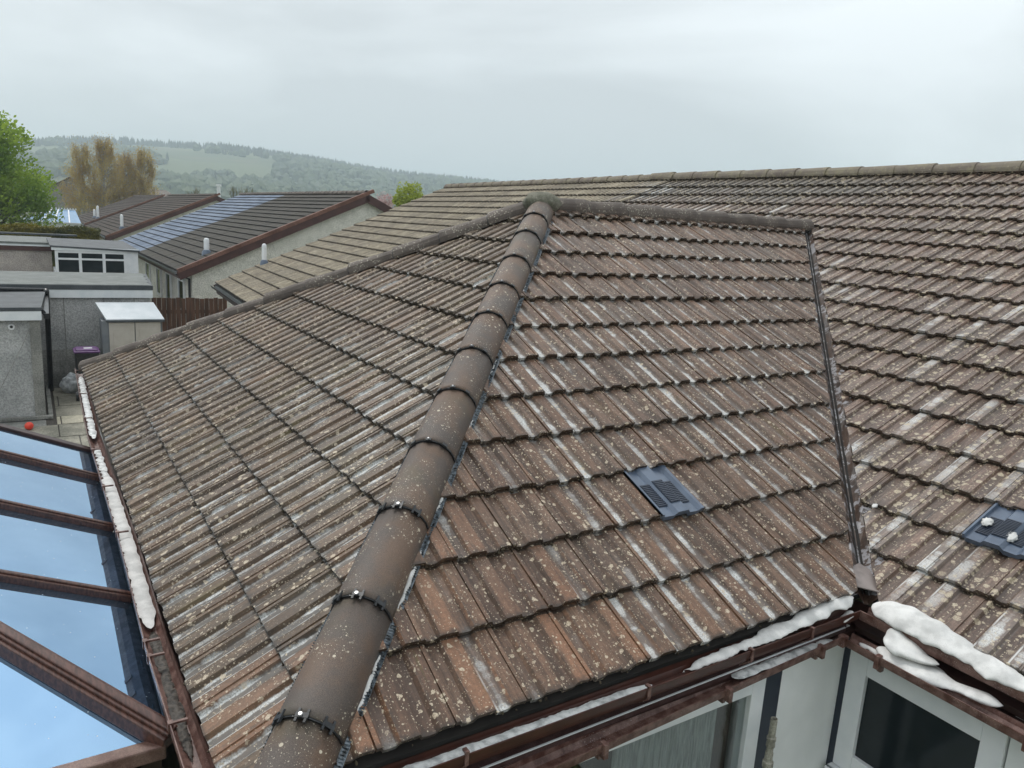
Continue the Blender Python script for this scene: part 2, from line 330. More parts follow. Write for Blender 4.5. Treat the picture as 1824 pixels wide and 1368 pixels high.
# hill behind the village
SK = [(-12, 2.4), (-3, 2.7), (-1.1, 2.85), (.8, 3.15), (1.9, 3.45), (4.5, 3.7), (8.3, 3.75), (13.5, 3.8), (17.6, 3.65), (20.7, 3.3), (24.3, 3.0), (31.3, 2.8), (36, 2.5), (48, 1.5), (62, .8)]
def hz_h(az, r):
    el = np.interp(az, [a for a, b in SK], [b for a, b in SK]); top = math.tan(R_(el)) * 1500 + 1.8
    s = min(1, max(0, (r - 420) / 1080)); s = s * s * (3 - 2 * s) * .55 + s * .45
    if r > 1500: s = 1 - .12 * (r - 1500) / 700
    return -4 + (top + 4) * s + (frand(az, r, .004) * 0 + 9 * mnoise.noise(Vector((az * .13, r * .003, 1)))) * min(1, s * 3) * (1 if r < 1300 else .25)
hm = MB(); AZ = np.linspace(-14, 64, 130); RR = np.linspace(380, 2200, 60)
pol = lambda az, r: (CAM.x - math.cos(R_(az)) * r, CAM.y + math.sin(R_(az)) * r)
for a in AZ:
    for r in RR: x, y = pol(a, r); hm.v.append((x, y, hz_h(a, r)))
nr = len(RR)
for i in range(len(AZ) - 1):
    for j in range(nr - 1): hm.f.append((i * nr + j, i * nr + j + 1, (i + 1) * nr + j + 1, (i + 1) * nr + j))
t = NT('hill_fields'); v_ = t.n('ShaderNodeTexVoronoi', {'Vector': t.geo(), 'Scale': .006}, 1); r_ = t.n('ShaderNodeSeparateColor', (v_,), 0)
c_ = t.mix(r_, (.06, .085, .035), (.13, .155, .065)); c_ = t.mix(t.ss(t.noise(t.geo(), .01, 5), .5, .7), c_, (.13, .12, .06))
hm.build('hill', t.fin(c_, .95), smooth=True, kind='structure')
def forest_mask(az, r):
    m = mnoise.noise(Vector((az * .16 + 5, r * .0045, 0))) + .3 * mnoise.noise(Vector((az * .7, r * .02, 4)))
    if r > 1330: return 1 if (az < 3.3 and az > .2) or az > 5 else (1 if m > -.1 else 0)
    if 1010 < r < 1160 and az < 14: return 1 if m > .15 else 0
    if r < 800: return 1 if m > -.12 else 0
    return 1 if m > (.02 if az < 15 else -.35) else 0
con, brd = MB(), MB()
ico = bmesh.new(); bmesh.ops.create_icosphere(ico, subdivisions=1, radius=1); ICV = [v.co.copy() for v in ico.verts]; ICF = [tuple(v.index for v in f.verts) for f in ico.faces]; ico.free()
for _ in range(11500):
    az = random.uniform(-10, 44); r = math.sqrt(random.uniform(450 ** 2, 1560 ** 2))
    if not forest_mask(az, r): continue
    x, y = pol(az, r); z = hz_h(az, r)
    isc = (r > 1150 and mnoise.noise(Vector((az * .3, r * .004, 9))) > -.25) or random.random() < .12
    if isc:
        h = random.uniform(6, 12) * (1.15 if random.random() < .12 else 1); w = h * random.uniform(.16, .24); b = len(con.v)
        for (rr, zz) in ((w, .08 * h), (w * .75, .45 * h)):
            for k in range(5): t_ = k * 1.2566 + az; con.v.append((x + rr * math.cos(t_), y + rr * math.sin(t_), z + zz))
        con.v.append((x, y, z + h)); con.v.append((x, y, z - 1))
        for k in range(5):
            con.f += [(b + k, b + (k + 1) % 5, b + 5 + (k + 1) % 5, b + 5 + k), (b + 5 + k, b + 5 + (k + 1) % 5, b + 10), (b + (k + 1) % 5, b + k, b + 11)]
    else:
        h = random.uniform(3.2, 6.5); sq = random.uniform(.8, 1.3)
        brd.add([(x + q.x * h * random.uniform(.8, 1.2), y + q.y * h, z + h * .7 + q.z * h * sq * random.uniform(.85, 1.1)) for q in ICV], ICF)
con.build('conifer_forest', m_wood1, kind='stuff'); brd.build('broadleaf_wood', m_wood2, kind='stuff')
# belt of trees and scrub between the houses and the hill
sb = MB()
for _ in range(500):
    az = random.uniform(-8, 46); r = random.uniform(150, 460); x, y = pol(az, r); h = random.uniform(1.5, 3.6)
    if r < 260 and random.random() < .6: continue
    for q in range(5):
        a, b, c_, s_ = random.gauss(0, h * .5), random.gauss(0, h * .5), random.uniform(0, h * .9), h * random.uniform(.35, .6)
        sb.add([(x + a + q_.x * s_ * random.uniform(.7, 1.3), y + b + q_.y * s_, -2.5 + h * .6 + c_ + q_.z * s_) for q_ in ICV], ICF)
sb.build('village_trees', m_wood2, kind='stuff')

# ---------------------------------------------------------------- tiled roofs
TH, THR, THL, PS = R_(26.847), R_(24.357), R_(29.626), .03388
W_, ZL, YR, ZR, AH = 3.1047, -.0868, 0.0, -.0339, 3.8282
tF, tR, tL = math.tan(TH), math.tan(THR), math.tan(THL)
def frame(O, u, v):
    u, v = Vector(u), Vector(v); w = u.cross(v); m = Matrix((u, v, w)).transposed().to_4x4(); m.translation = Vector(O); return m
MF = frame((0, 0, 0), (0, 1, 0), (-math.cos(TH), 0, math.sin(TH)))
ML = frame((0, -W_, ZL), (1, 0, 0), (0, math.cos(THL), math.sin(THL)))
c, s = math.cos(PS), math.sin(PS)
MR = frame((-YR * s, YR * c, ZR), (c, s, 0), (-s * math.cos(THR), c * math.cos(THR), math.sin(THR)))
XB = -2 * AH
MBk = frame((XB, 0, 0), (0, -1, 0), (math.cos(TH), 0, math.sin(TH)))
piv = -8.1; PA = -.059
OA = MR @ Vector((piv, 0, 0))
def frameps(O, ps, th=THR):
    c, s = math.cos(ps), math.sin(ps); return frame(O, (c, s, 0), (-s * math.cos(th), c * math.cos(th), math.sin(th)))
MA = frameps(OA, PA)
def hipz(x): return -tF * x
def hipy(x): return -W_ + (-tF * x - ZL) / tL
HIP_B = Vector((0.02, hipy(0.02), hipz(.02))); APEX = Vector((-AH, hipy(-AH), hipz(-AH)))
HIP2_B = Vector((XB + .12, -W_ + .03, -.12)); _tb = math.atan2(APEX.z - HIP2_B.z, APEX.x - HIP2_B.x)
MBk = frame((HIP2_B.x, 0, HIP2_B.z - .03), (0, -1, 0), (math.cos(_tb), 0, math.sin(_tb)))
def valy(x): z = -tF * x; yp = YR + (z - ZR) / tR; return (yp + x * math.sin(PS)) / math.cos(PS)
V0 = Vector((0.0, valy(0), 0)); VT = Vector((-AH, valy(-AH), hipz(-AH)))
V0b = Vector((XB, valy(0) + .0 + (XB * math.sin(PS)), 0))
def vplane(A, B, keep):   # vertical plane through A,B, normal towards point keep
    d = (B - A); n = Vector((d.y, -d.x, 0)).normalized()
    if (Vector(keep) - A).dot(n) < 0: n = -n
    return (A, n)
PROF = [(0, .019), (.017, .019), (.026, .002), (.048, -.001), (.074, .001), (.087, .017), (.094, .019), (.160, .019), (.169, .002), (.196, -.001), (.222, .001), (.237, .017), (.243, .019), (.286, .0195), (.288, .014), (.2965, .014)]
TT = .021; LIFT = .030; TILT = -math.atan(LIFT / GA)
def tile_mesh(name, L_=.40, var=0):
    r = random.Random(var * 77 + 5); mb = MB(); n = len(PROF)
    rows = [(0, 0), (L_, 0)]
    for k, (y, dz) in enumerate(rows):
        for (x, z) in PROF: mb.v.append((x, y + (r.uniform(-.0025, .0025) if k == 0 else 0), z + (r.uniform(-.001, .001) if k == 0 else 0)))
    for (x, z) in PROF: mb.v.append((x, .002, z - TT))
    for i in range(n - 1):
        mb.f.append((i, i + 1, n + i + 1, n + i)); mb.f.append((2 * n + i, 2 * n + i + 1, i + 1, i))
    b = len(mb.v); mb.v += [(0, L_, -TT), (PROF[-1][0], L_, -TT)]
    mb.f.append((0, n, b, 2 * n)); mb.f.append((n - 1, 3 * n - 1, b + 1, 2 * n - 1))
    me = bpy.data.meshes.new(name); me.from_pydata(mb.v, [], mb.f); me.update(); return me
BASE = [tile_mesh('roof_tile', var=i) for i in range(6)]
def area_px(M_, u, v):
    q = [px(M_ @ Vector(c_)) for c_ in ((u, v, .03), (u + TW, v, .03), (u + TW, v + GA, .03), (u, v + GA, .03))]
    if any(p is None for p in q): return 0, 0, None
    cx = sum(p[0] for p in q) / 4; cy = sum(p[1] for p in q) / 4
    A = abs(sum(q[i][0] * q[(i + 1) % 4][1] - q[(i + 1) % 4][0] * q[i][1] for i in range(4))) / 2
    vis = -60 < cx < 1884 and -60 < cy < 1440
    return A, vis, (cx, cy)
def gather(M_, u0, k0, k1, nrow, clips, holes=()):
    out_ = []
    for n in range(nrow):
        for k in range(k0, k1):
            if (k, n) in holes: continue
            u = u0 + k * TW; v = n * GA
            cen = M_ @ Vector((u + TW / 2, v + GA / 2, 0)); cl = clips(cen) if callable(clips) else clips
            if cl is None: continue
            cs_ = [M_ @ Vector(c_) for c_ in ((u, v, 0), (u + TW, v, 0), (u + TW, v + .4, 0), (u, v + .4, 0))]
            need = []; dead = False
            for (P, N) in cl:
                ds = [(q - P).dot(N) for q in cs_]
                if max(ds) < .02: dead = True; break
                if min(ds) < 0: need.append((P, N))
            if dead: continue
            A, vis, pc = area_px(M_, u, v)
            out_.append(dict(M=M_, u=u, v=v, clip=need, A=A, vis=vis, pc=pc))
    return out_
def place(d, mats_holder, as_part, parent, mb_join):
    ri = random.Random(int(d['u'] * 1000) * 31 + int(d['v'] * 1000))
    loc = Matrix.Translation((d['u'] + ri.uniform(-.0012, .0012), d['v'] + ri.uniform(-.004, .004), .0 + LIFT + ri.uniform(-.0015, .003))) @ Matrix.Rotation(TILT + ri.uniform(-.006, .006), 4, 'X') @ Matrix.Rotation(ri.uniform(-.004, .004), 4, 'Z')
    me = BASE[ri.randrange(6)]
    if d['clip']:
        bm = bmesh.new(); bm.from_mesh(me); inv = (d['M'] @ loc).inverted()
        for (P, N) in d['clip']:
            p_ = inv @ P; n_ = inv.to_3x3() @ N
            bmesh.ops.bisect_plane(bm, geom=bm.verts[:] + bm.edges[:] + bm.faces[:], plane_co=p_, plane_no=n_, clear_inner=True)
        if not bm.faces: bm.free(); return
        me = bpy.data.meshes.new('roof_tile_cut'); bm.to_mesh(me); bm.free()
    if as_part:
        me2 = me
        o = bpy.data.objects.new('roof_tile', me2); COL.objects.link(o); o.parent = parent; o.matrix_local = loc
        if not me2.materials: me2.materials.append(None)
        o.material_slots[0].link = 'OBJECT'; o.material_slots[0].material = mats_holder
    else:
        mb_join.add([loc @ v.co for v in me.vertices], [tuple(p.vertices) for p in me.polygons])

bung = empty('bungalow', (-3, 3, -2.5), label='near white bungalow with brown tiled roof, hipped wing and long right hand ridge', cat='house')
def slope(M_, name, corners, label, parent):
    """underlay sheet of one roof slope; its local frame is (along eave, up slope, out)"""
    mb = MB(); mb.v = [(*c_, -.014) for c_ in corners] + [(*c_, -.05) for c_ in corners]; n = len(corners)
    mb.f = [tuple(range(n)), tuple(range(2 * n - 1, n - 1, -1))] + [(i, (i + 1) % n, n + (i + 1) % n, n + i) for i in range(n)]
    me = bpy.data.meshes.new(name); me.from_pydata(mb.v, [], mb.f); me.update()
    o = link(name, me, parent, m_under, label=label); o.matrix_world = M_ if parent is None else M_
    o.matrix_parent_inverse = Matrix.Identity(4); o.matrix_local = parent.matrix_basis.inverted() @ M_ if parent else M_
    return o
inv = lambda M_, P: tuple((M_.inverted() @ Vector(P))[:2])
bpy.context.view_layer.update()
hipF = [inv(MF, p) for p in (HIP_B, V0, VT, APEX)]
sF = slope(MF, 'roof_slope', hipF, 'front slope of the wing between hip and valley', bung)
sL = slope(ML, 'roof_slope', [inv(ML, p) for p in (HIP2_B, HIP_B, APEX)], 'hip end slope facing the conservatory', bung)
NRR = 19.3
URX = 6.0
rc = [inv(MR, V0), (URX, .0), (URX, NRR * GA), (piv, NRR * GA), (piv, 0), inv(MR, V0b), inv(MR, VT)]
sR = slope(MR, 'roof_slope', rc, 'long main roof slope on the right', bung)
sB = slope(MBk, 'roof_slope', [inv(MBk, p) for p in (V0b, HIP2_B, APEX, VT)], 'rear slope of the wing', bung)
U0F, U0L, U0R = -2.064, .02, .19
matF = tile_mat('tiles_front_slope', sF, U0F, 1., ((.092, .051, .033), (.148, .086, .055), (.099, .067, .050)), orange=.38, streak=.84, sbias=(.035, .0, .115), lichen=.27, lsize=34, moss=.12, dirt_shade=.85, specks=.42, omask=(-.8, -.9, .3, 1.3))
matL = tile_mat('tiles_hip_end', sL, U0L, 2., ((.071, .044, .027), (.124, .079, .050), (.087, .064, .042)), orange=.3, streak=.85, sbias=(.02, -.045, .19), lichen=.42, lsize=28, moss=.55, dirt_shade=.9, specks=.5, smode=(.20, .14, .60), omask=(1., 0, -1.2, 0.), pd=.58)
matR = tile_mat('tiles_main_slope', sR, U0R, 3., ((.113, .074, .057), (.163, .111, .088), (.121, .088, .071)), orange=.1, streak=.8, sbias=(-.03, -.065, .10), lichen=.75, lsize=19, moss=.25, dirt_shade=.75, specks=.65, streak_hi=1, pale=(.58, .51, .39), rough=.42, algae=(6.2, 7.0, -3.6, -1.4), smode=(.80, .42, .62), omask=(0, 0, 5, 6))
hcen = Vector((-2, 0, 0))
clF = [vplane(HIP_B + Vector((.03, .03, 0)), APEX + Vector((.03, .03, 0)), (0, 0, 0) if False else (-2, 1.2, 0)), vplane(V0 + Vector((-.035, -.045, 0)), VT + Vector((-.02, -.03, 0)), (-2, 0, 0)), (APEX + Vector((.04, 0, 0)), Vector((1, 0, 0)))]
clL = [vplane(HIP_B - Vector((.03, .03, 0)), APEX - Vector((.03, .03, 0)), (-4, -2.5, 0)), vplane(HIP2_B + Vector((.06, -.06, 0)), APEX + Vector((.06, -.06, 0)), (-4, -2.5, 0))]
# two plastic vent tiles take the place of ordinary tiles
VF = (3, 2); VR = (0, 2)     # column, course
uVF = U0F + 4 * TW + .08
tilesF = gather(MF, U0F, -6, 24, 13, clF, holes={(4, 2)})
tilesL = gather(ML, U0L, -28, 2, 13, clL)
Vr = vplane(V0 + Vector((.03, .035, 0)), VT + Vector((.03, .035, 0)), (3, 1, 0)); Vb = vplane(V0b, VT, (XB - 3, 1, 0)); pl = (MR @ Vector((piv, 0, 0)), MR.to_3x3() @ Vector((1, 0, 0)))
RT = (MR @ Vector((0, NRR * GA - .02, 0)), MR.to_3x3() @ Vector((0, -1, 0)))
tilesR = gather(MR, U0R, -29, 19, 20, lambda c_: [Vr, pl, RT] if c_.x > -AH else [Vb, pl, RT], holes={(0, 2)})
# top course of main roof is a short one under the ridge
tilesB = gather(MBk, 0.05, -6, 14, 13, [vplane(HIP2_B + Vector((-.06, .08, 0)), APEX + Vector((-.06, .08, 0)), (XB + 1, 0, 0)), vplane(V0b, VT, (XB + 1, 0, 0)), (APEX - Vector((.04, 0, 0)), Vector((-1, 0, 0)))])
def behind_wing(d):   # hidden by the wing as seen from the camera
    P = d['M'] @ Vector((d['u'], d['v'] + GA, .1)); a = CAM; 
    t_ = (-AH - a.x) / (P.x - a.x) if P.x < -AH else 9
    if t_ > 1: return False
    q = a.lerp(P, t_); return q.z < hipz(-AH) and APEX.y < q.y < VT.y
cand = [d for d in tilesF + tilesL + tilesR if d['vis'] and not behind_wing(d)]
cand.sort(key=lambda d: -d['A']); top = set(id(d) for d in cand[:300])
for lst, sl, mt in ((tilesF, sF, matF), (tilesL, sL, matL), (tilesR, sR, matR), (tilesB, sB, matL)):
    join = MB()
    for d in lst:
        if id(d) not in top and behind_wing(d) and sl is sR: continue
        place(d, mt, id(d) in top, sl, join)
    if join.v:
        me = bpy.data.meshes.new('roof_tiles'); me.from_pydata(join.v, [], join.f); me.update()
        link('further_roof_tiles', me, sl, mt, kind='stuff')
print('individual tiles', len(top), 'all', len(cand))

# vent tiles
def vent(M_, u, v, w, parent, label, foamy=False):
    root = MB(); prof = [(0, .03), (.012, .03), (.016, .012), (.30 * w, .010), (.36 * w, .030), (.60 * w, .032), (.66 * w, .012), (.86 * w, .010), (.93 * w, .026), (w, .026)]
    n = len(prof); T_ = Matrix.Translation((u, v - .012, LIFT + .004)) @ Matrix.Rotation(TILT, 4, 'X')
    for y in (0, .37):
        for (x, z) in prof: root.v.append(tuple(T_ @ Vector((x, y, z))))
    for (x, z) in prof: root.v.append(tuple(T_ @ Vector((x, .004, z - .03))))
    for i in range(n - 1): root.f += [(i, i + 1, n + i + 1, n + i), (2 * n + i, 2 * n + i + 1, i + 1, i)]
    me = root.mesh('vent_tile'); o = link('vent_tile', me, parent, m_lead, label=label)
    sl_ = MB()
    for (a, b, h) in ((.10 * w, .33 * w, .012), (.36 * w, .60 * w, .0335), (.66 * w, .84 * w, .013)):
        sl_.box((a, .07, h), (b, .245, h + .003), T_)
        for k in range(13): sl_.box((a + .003, .074 + k * .0132, h + .003), (b - .003, .080 + k * .0132, h + .0065), T_)
    link('louvre', sl_.mesh('louvre'), o, m_slot)
    return o
vent(MF, U0F + 4 * TW, 2 * GA, TW, sF, 'blue grey plastic vent tile with slotted panel on the front slope')
vent(MR, U0R, 2 * GA, TW + .01, sR, 'blue grey plastic vent tile in the main slope, foam on its slots')

# hip and ridge tiles
m_hip = None
t = NT('hip_tile_concrete'); p = t.geo(); oi = t.n('ShaderNodeObjectInfo', (), 5)
c_ = t.mix(oi, (.105, .066, .046), (.145, .096, .068)); c_ = t.mix(t.ss(t.noise(p, 5, 4), .35, .65), c_, (.092, .074, .064))
c_ = t.mulc(c_, t.mix(t.ss(t.noise(p, 380, 2, .7), .3, .7), (.62, .62, .62), (1.4, 1.4, 1.38)))
c_ = t.mix(t.m('MULTIPLY', t.ss(t.noise(p, 2.3, 4), .55, .75), .45), c_, (.10, .09, .04))
for sc_, am_ in ((34., .5), (80., .6), (170., .6)):
    vo = t.t.nodes.new('ShaderNodeTexVoronoi'); t.put(vo.inputs['Vector'], p); vo.inputs['Scale'].default_value = sc_
    rr = t.n('ShaderNodeSeparateColor', (vo.outputs['Color'],), 0)
    lm = t.m('MULTIPLY', t.ss(t.m('SUBTRACT', t.m('MULTIPLY', t.ss(rr, 1 - am_, 1.), .30), vo.outputs['Distance']), 0, .05), t.ss(t.noise(p, 4, 3), .4, .55))
    c_ = t.mix(t.m('MULTIPLY', lm, .85), c_, (.60, .54, .42))
m_hip = t.fin(c_, .62, t.noise(p, 300, 2, .7), .5, .002)
t = NT('ridge_tile_mossy'); p = t.geo(); c_ = t.mix(t.ss(t.noise(p, 3, 4), .35, .65), (.20, .17, .13), (.15, .12, .10))
c_ = t.mix(t.m('MULTIPLY', t.ss(t.noise(p, 9, 5, .7), .45, .65), .7), c_, (.25, .22, .14)); c_ = t.mix(t.ss(t.noise(p, 60, 3, .7), .6, .7), c_, (.42, .38, .28))
m_ridge = t.fin(c_, .8, t.noise(p, 120, 3), .6, .004)
m_ridged = simple('ridge_tile_brown', (.085, .066, .055), (.135, .108, .09), 5, .7, .5, fine=160, speck=((.5, .46, .36), 46, .3, 5))
def half_round(A, B, r, up, a0=-8, a1=188, n=14, th=.018, r2=None, squash=1.0, chip=0):
    A, B = Vector(A), Vector(B); d = (B - A).normalized(); sd_ = d.cross(Vector(up)).normalized(); u_ = sd_.cross(d); mb = MB(); r2 = r2 or r
    for P, rad, of in ((A, r, 0), (A.lerp(B, .06), r, 0), (B, r2, 0)):
        for k in range(n + 1):
            a = R_(a0 + (a1 - a0) * k / n); j = (chip * mnoise.noise(P * 4 + Vector((k * .7, 0, 0)))) if chip else 0
            mb.v.append(tuple(P + (sd_ * math.cos(a) + u_ * math.sin(a) * squash) * (rad + j)))
    m1 = n + 1
    for row in range(2):
        for k in range(n): mb.f.append((row * m1 + k, row * m1 + k + 1, (row + 1) * m1 + k + 1, (row + 1) * m1 + k))
    b = len(mb.v)
    for P, rad in ((A, r - th), (B, r2 - th)):
        for k in range(n + 1):
            a = R_(a0 + (a1 - a0) * k / n); mb.v.append(tuple(P + (sd_ * math.cos(a) + u_ * math.sin(a) * squash) * rad))
    for k in range(n):
        mb.f += [(b + k, b + m1 + k, b + m1 + k + 1, b + k + 1), (k + 1, k, b + k, b + k + 1), (2 * m1 + k, 2 * m1 + k + 1, b + m1 + k + 1, b + m1 + k)]
    mb.f += [(0, m1, b + m1, b), (m1, 2 * m1, b + m1, b)] if False else []
    mb.f += [(0, m1, 2 * m1, b + m1, b), (n, b + n, b + m1 + n, 2 * m1 + n, m1 + n)]
    return mb
hd = (HIP_B - APEX).normalized(); HN = (MF.to_3x3() @ Vector((0, 0, 1)) + ML.to_3x3() @ Vector((0, 0, 1))).normalized()
HS = [.12, .45, .87, 1.40, 1.90, 2.36, 2.84, 3.30, 3.79, 4.28, 4.80, 5.32, 5.86]
side = hd.cross(HN).normalized()
def hp(s_, a, h): return APEX + hd * s_ + side * a + HN * h
for i in range(1, len(HS)):
    a, b = HS[i], HS[i - 1]
    o = half_round(hp(a, 0, .008 if True else 0), hp(b - .01, 0, -.004), .123, HN, r2=.1195, th=.016, chip=.004).build('hip_tile', m_hip, bung, smooth=False)
    for p_ in o.data.polygons: p_.use_smooth = len(p_.vertices) == 4
    if i in (12,): o['label'] = 'lowest hip tile, mottled with mortar and lichen'
    # dry fix band and clips at every joint
    if i < 12:
        j = HS[i]
        band = half_round(hp(j + .004, 0, .002), hp(j - .006, 0, .002), .1245, HN, th=.012, a0=2, a1=178, n=12)
        band.build('union_band', m_black, bung, smooth=False)
        for q_, ang in enumerate((90, 52, 128) if i < 10 else (92, 50, 133)):
            sc_ = .6 if i < 10 else 1
            a_ = R_(ang); C_ = hp(j, 0, 0) + (side * math.cos(a_) + HN * math.sin(a_)) * .1275
            nn = (side * math.cos(a_) + HN * math.sin(a_)); tt = hd.cross(nn)
            mm_ = Matrix((tt, hd, nn)).transposed().to_4x4(); mm_.translation = C_
            cl_ = MB().box((-.022 * sc_, -.009, -.002), (.022 * sc_, .009, .007), mm_)
            if i >= 9:
                for sx in (-.016, .016): cl_.box((sx - .004, -.024, -.002), (sx + .004, .024, .006), mm_)
            oc = cl_.build('hip_clip', m_black, bung)
            if q_ == 0: o2 = oc
        mb = MB(); mb.tube([hp(j, 0, .128), hp(j, 0, .141)], .007 if i > 8 else .0045, 8); mb.build('screw', m_steel, o2)
sc = MB(); sc.tube([hp(5.62, .045, .110), hp(5.62, .047, .124)], .009, 8); sc.build('screw', m_steel, bung)
# pleated seal showing along both edges of the hip
fside = 1 if (hp(1, 1, 0) - hp(1, 0, 0)).x > 0 else -1
for sg, M_ in ((fside, MF), (-fside, ML)):
    nP = M_.to_3x3() @ Vector((0, 0, 1)); dl = math.acos(min(1, HN.dot(nP))); sl_ = MB(); s_ = .3
    while s_ < 5.7:
        wv = .5 + .5 * mnoise.noise(Vector((s_ * 1.7, sg, 0))); a1 = .119; a2 = .134 + .018 * wv
        h1 = -.012; h2_ = -a2 * math.tan(dl) + .040 + .004 * math.sin(s_ * 9)
        P1, P2 = hp(s_, sg * a1, h1), hp(s_, sg * a2, h2_); w_ = hd * .0045; up_ = nP * .007
        sl_.add([P1 - w_, P1 + w_, P2 + w_, P2 - w_, P1 + up_, P2 + up_ * .8], [(0, 4, 5, 3), (1, 2, 5, 4), (3, 5, 2), (0, 1, 4)])
        s_ += .0125
    b0 = len(sl_.v)
    sl_.add([hp(.3, sg * .10, -.0), hp(5.7, sg * .10, -.0), hp(5.7, sg * .145, -.145 * math.tan(dl) + .036), hp(.3, sg * .145, -.145 * math.tan(dl) + .036)], [(0, 1, 2, 3)])
    sl_.build('pleated_seal', m_seal, bung, label='black pleated seal strip along the hip tiles')
# foam squeezed out along the near hip
for (a, b, w, lb) in ((4.40, 4.74, .011, 'white foam bead under the third lowest near hip tile'), (3.95, 4.15, .008, 'white foam bead under the fourth lowest near hip tile'), (3.40, 3.56, .007, 'small foam bead halfway down the near hip'), (4.95, 5.2, .010, 'lowest white foam bead along the near hip'), (2.75, 2.92, .005, 'tiny foam bead on the upper half of the near hip'), (1.65, 1.85, .005, 'uppermost tiny foam bead beside the near hip')):
    fm = MB(); pts = [hp(a + (b - a) * k / 12, fside * (.125 + .003 * math.sin(k * 2.1)), -.010 + .004 * math.sin(k * 1.3)) for k in range(13)]
    fm.tube(pts, [w * (.25 + .75 * math.sin(math.pi * k / 12)) * (1 + .3 * math.sin(k * 2.7)) for k in range(13)], 7)
    fm.build('foam_bead', m_foam, label=lb, cat='foam', smooth=True)
# second hip (far), ridge of the wing
h2 = (HIP2_B - APEX); n2 = 11; up2 = Vector((0, 0, 1))
for i in range(n2):
    j = random.uniform(-.006, .006); a = APEX + h2 * ((i + 1.02) / n2) + up2 * (.040 + j); b = APEX + h2 * ((i + .04) / n2) + up2 * (.034 + j)
    o = half_round(a, b, .096, up2, r2=.082, chip=.006, a0=-14, a1=194).build('hip_tile', m_ridged, bung)
    half_round(b + (a - b) * .985, b + (a - b) * 1.02, .088, up2, th=.02, a0=-10, a1=190, n=9).build('joint_mortar', m_black, bung)
rd = (VT - APEX); n3 = 8
for i in range(n3):
    a = APEX + rd * ((i + 1) / n3) + up2 * .02; b = APEX + rd * ((i + .03) / n3) + up2 * .016
    o = half_round(a, b, .104, up2, r2=.090, chip=.004, a0=-16, a1=196).build('ridge_tile', m_ridged, bung, label='brown ridge tile of the wing')
    half_round(b + (a - b) * .985, b + (a - b) * 1.025, .096, up2, th=.02, a0=-12, a1=192, n=9).build('joint_mortar', m_black, bung)
mb = MB(); bm = bmesh.new(); bmesh.ops.create_icosphere(bm, subdivisions=3, radius=1)
for v in bm.verts: v.co = v.co * (1 + .12 * mnoise.noise(v.co * 3))
mb.add([APEX + Vector((v.co.x * .15, v.co.y * .19, v.co.z * .10 + .055)) for v in bm.verts], [tuple(v.index for v in f.verts) for f in bm.faces]); bm.free()
mb.build('mortar_cap', m_mortar, bung, smooth=True, label='mossy mortar cap where hips and ridge meet')
# main ridge
for (M_, ua, ub, mt, par) in ((MR, piv, URX, m_ridge, bung),):
    k = 0; u = ua
    while u < ub:
        a = M_ @ Vector((u, NRR * GA, .02)); b = M_ @ Vector((u + .505, NRR * GA, .015)); j = random.uniform(-.006, .006)
        half_round(b + up2 * j, a + up2 * (j - .004), .110, up2, r2=.097, chip=.005).build('ridge_tile', mt, par)
        u += .49
bk = MB(); a_, b_ = MR @ Vector((piv, NRR * GA, 0)), MR @ Vector((URX, NRR * GA, 0))
bk.add([a_, b_, b_ + Vector((-.2, 6, -2.8)), a_ + Vector((-.2, 6, -2.8))], [(0, 1, 2, 3)]); bk.build('rear_roof', m_ridged, bung)

# valley trough
m_val = None
t = NT('valley_lining'); p = t.geo(); pn = t.n('ShaderNodeVectorMath', (p, (3.2, 3.2, 2.2)), operation='MULTIPLY')
c_ = t.mix(t.ss(t.noise(p, 6, 4), .35, .65), (.028, .016, .011), (.07, .04, .026))
pk = t.m('MULTIPLY', t.ss(t.noise(p, 9, 5, .7), .50, .53), t.ss(t.noise(pn, 3, 3, .7), .44, .52)); c_ = t.mix(pk, c_, (.27, .26, .27))
m_val = t.fin(c_, .35, t.noise(p, 30, 3), .5, .006)
vl = MB(); vd = VT - V0; nv = Vector((vd.x, vd.y, 0)).normalized(); per = Vector((nv.y, -nv.x, 0))   # per points to the right roof (+x,+y)
if per.x < 0: per = -per
for i in range(41):
    P = V0.lerp(VT, (i / 40) * 1.0 - .012) ; j = .016 * mnoise.noise(P * 7)
    for (a, h) in ((-.13, .052), (-.075, .028), (-.045, .040 + j), (-.012, -.004), (.012, -.004), (.05, .034 + j), (.09, .045), (.13, .05)):
        vl.v.append(tuple(P + per * a + up2 * (h - .012)))
for i in range(40):
    for k in range(7): vl.f.append((i * 8 + k, i * 8 + k + 1, (i + 1) * 8 + k + 1, (i + 1) * 8 + k))
vl.build('valley_trough', m_val, bung, smooth=False, label='dark valley trough with flaking grey paint')
fl = MB(); P = V0 + Vector((-.02, .02, .0))
for k, (a, b, h) in enumerate(((-.08, -.05, .045), (.07, -.05, .03), (.09, .10, .05), (.06, .19, .07), (-.02, .22, .10), (-.07, .16, .09))): fl.v.append(tuple(V0 + per * a + nv * b + up2 * h))
fl.v = [tuple(V0 + (Vector(q) - V0) * .8) for q in fl.v]; fl.f = [(0, 1, 2, 3, 4, 5)]
o = fl.build('lead_flap', simple('grey_lead', (.16, .135, .125), (.24, .20, .185), 9, .5, .5), bung); m = o.modifiers.new('s', 'SOLIDIFY'); m.thickness = .006

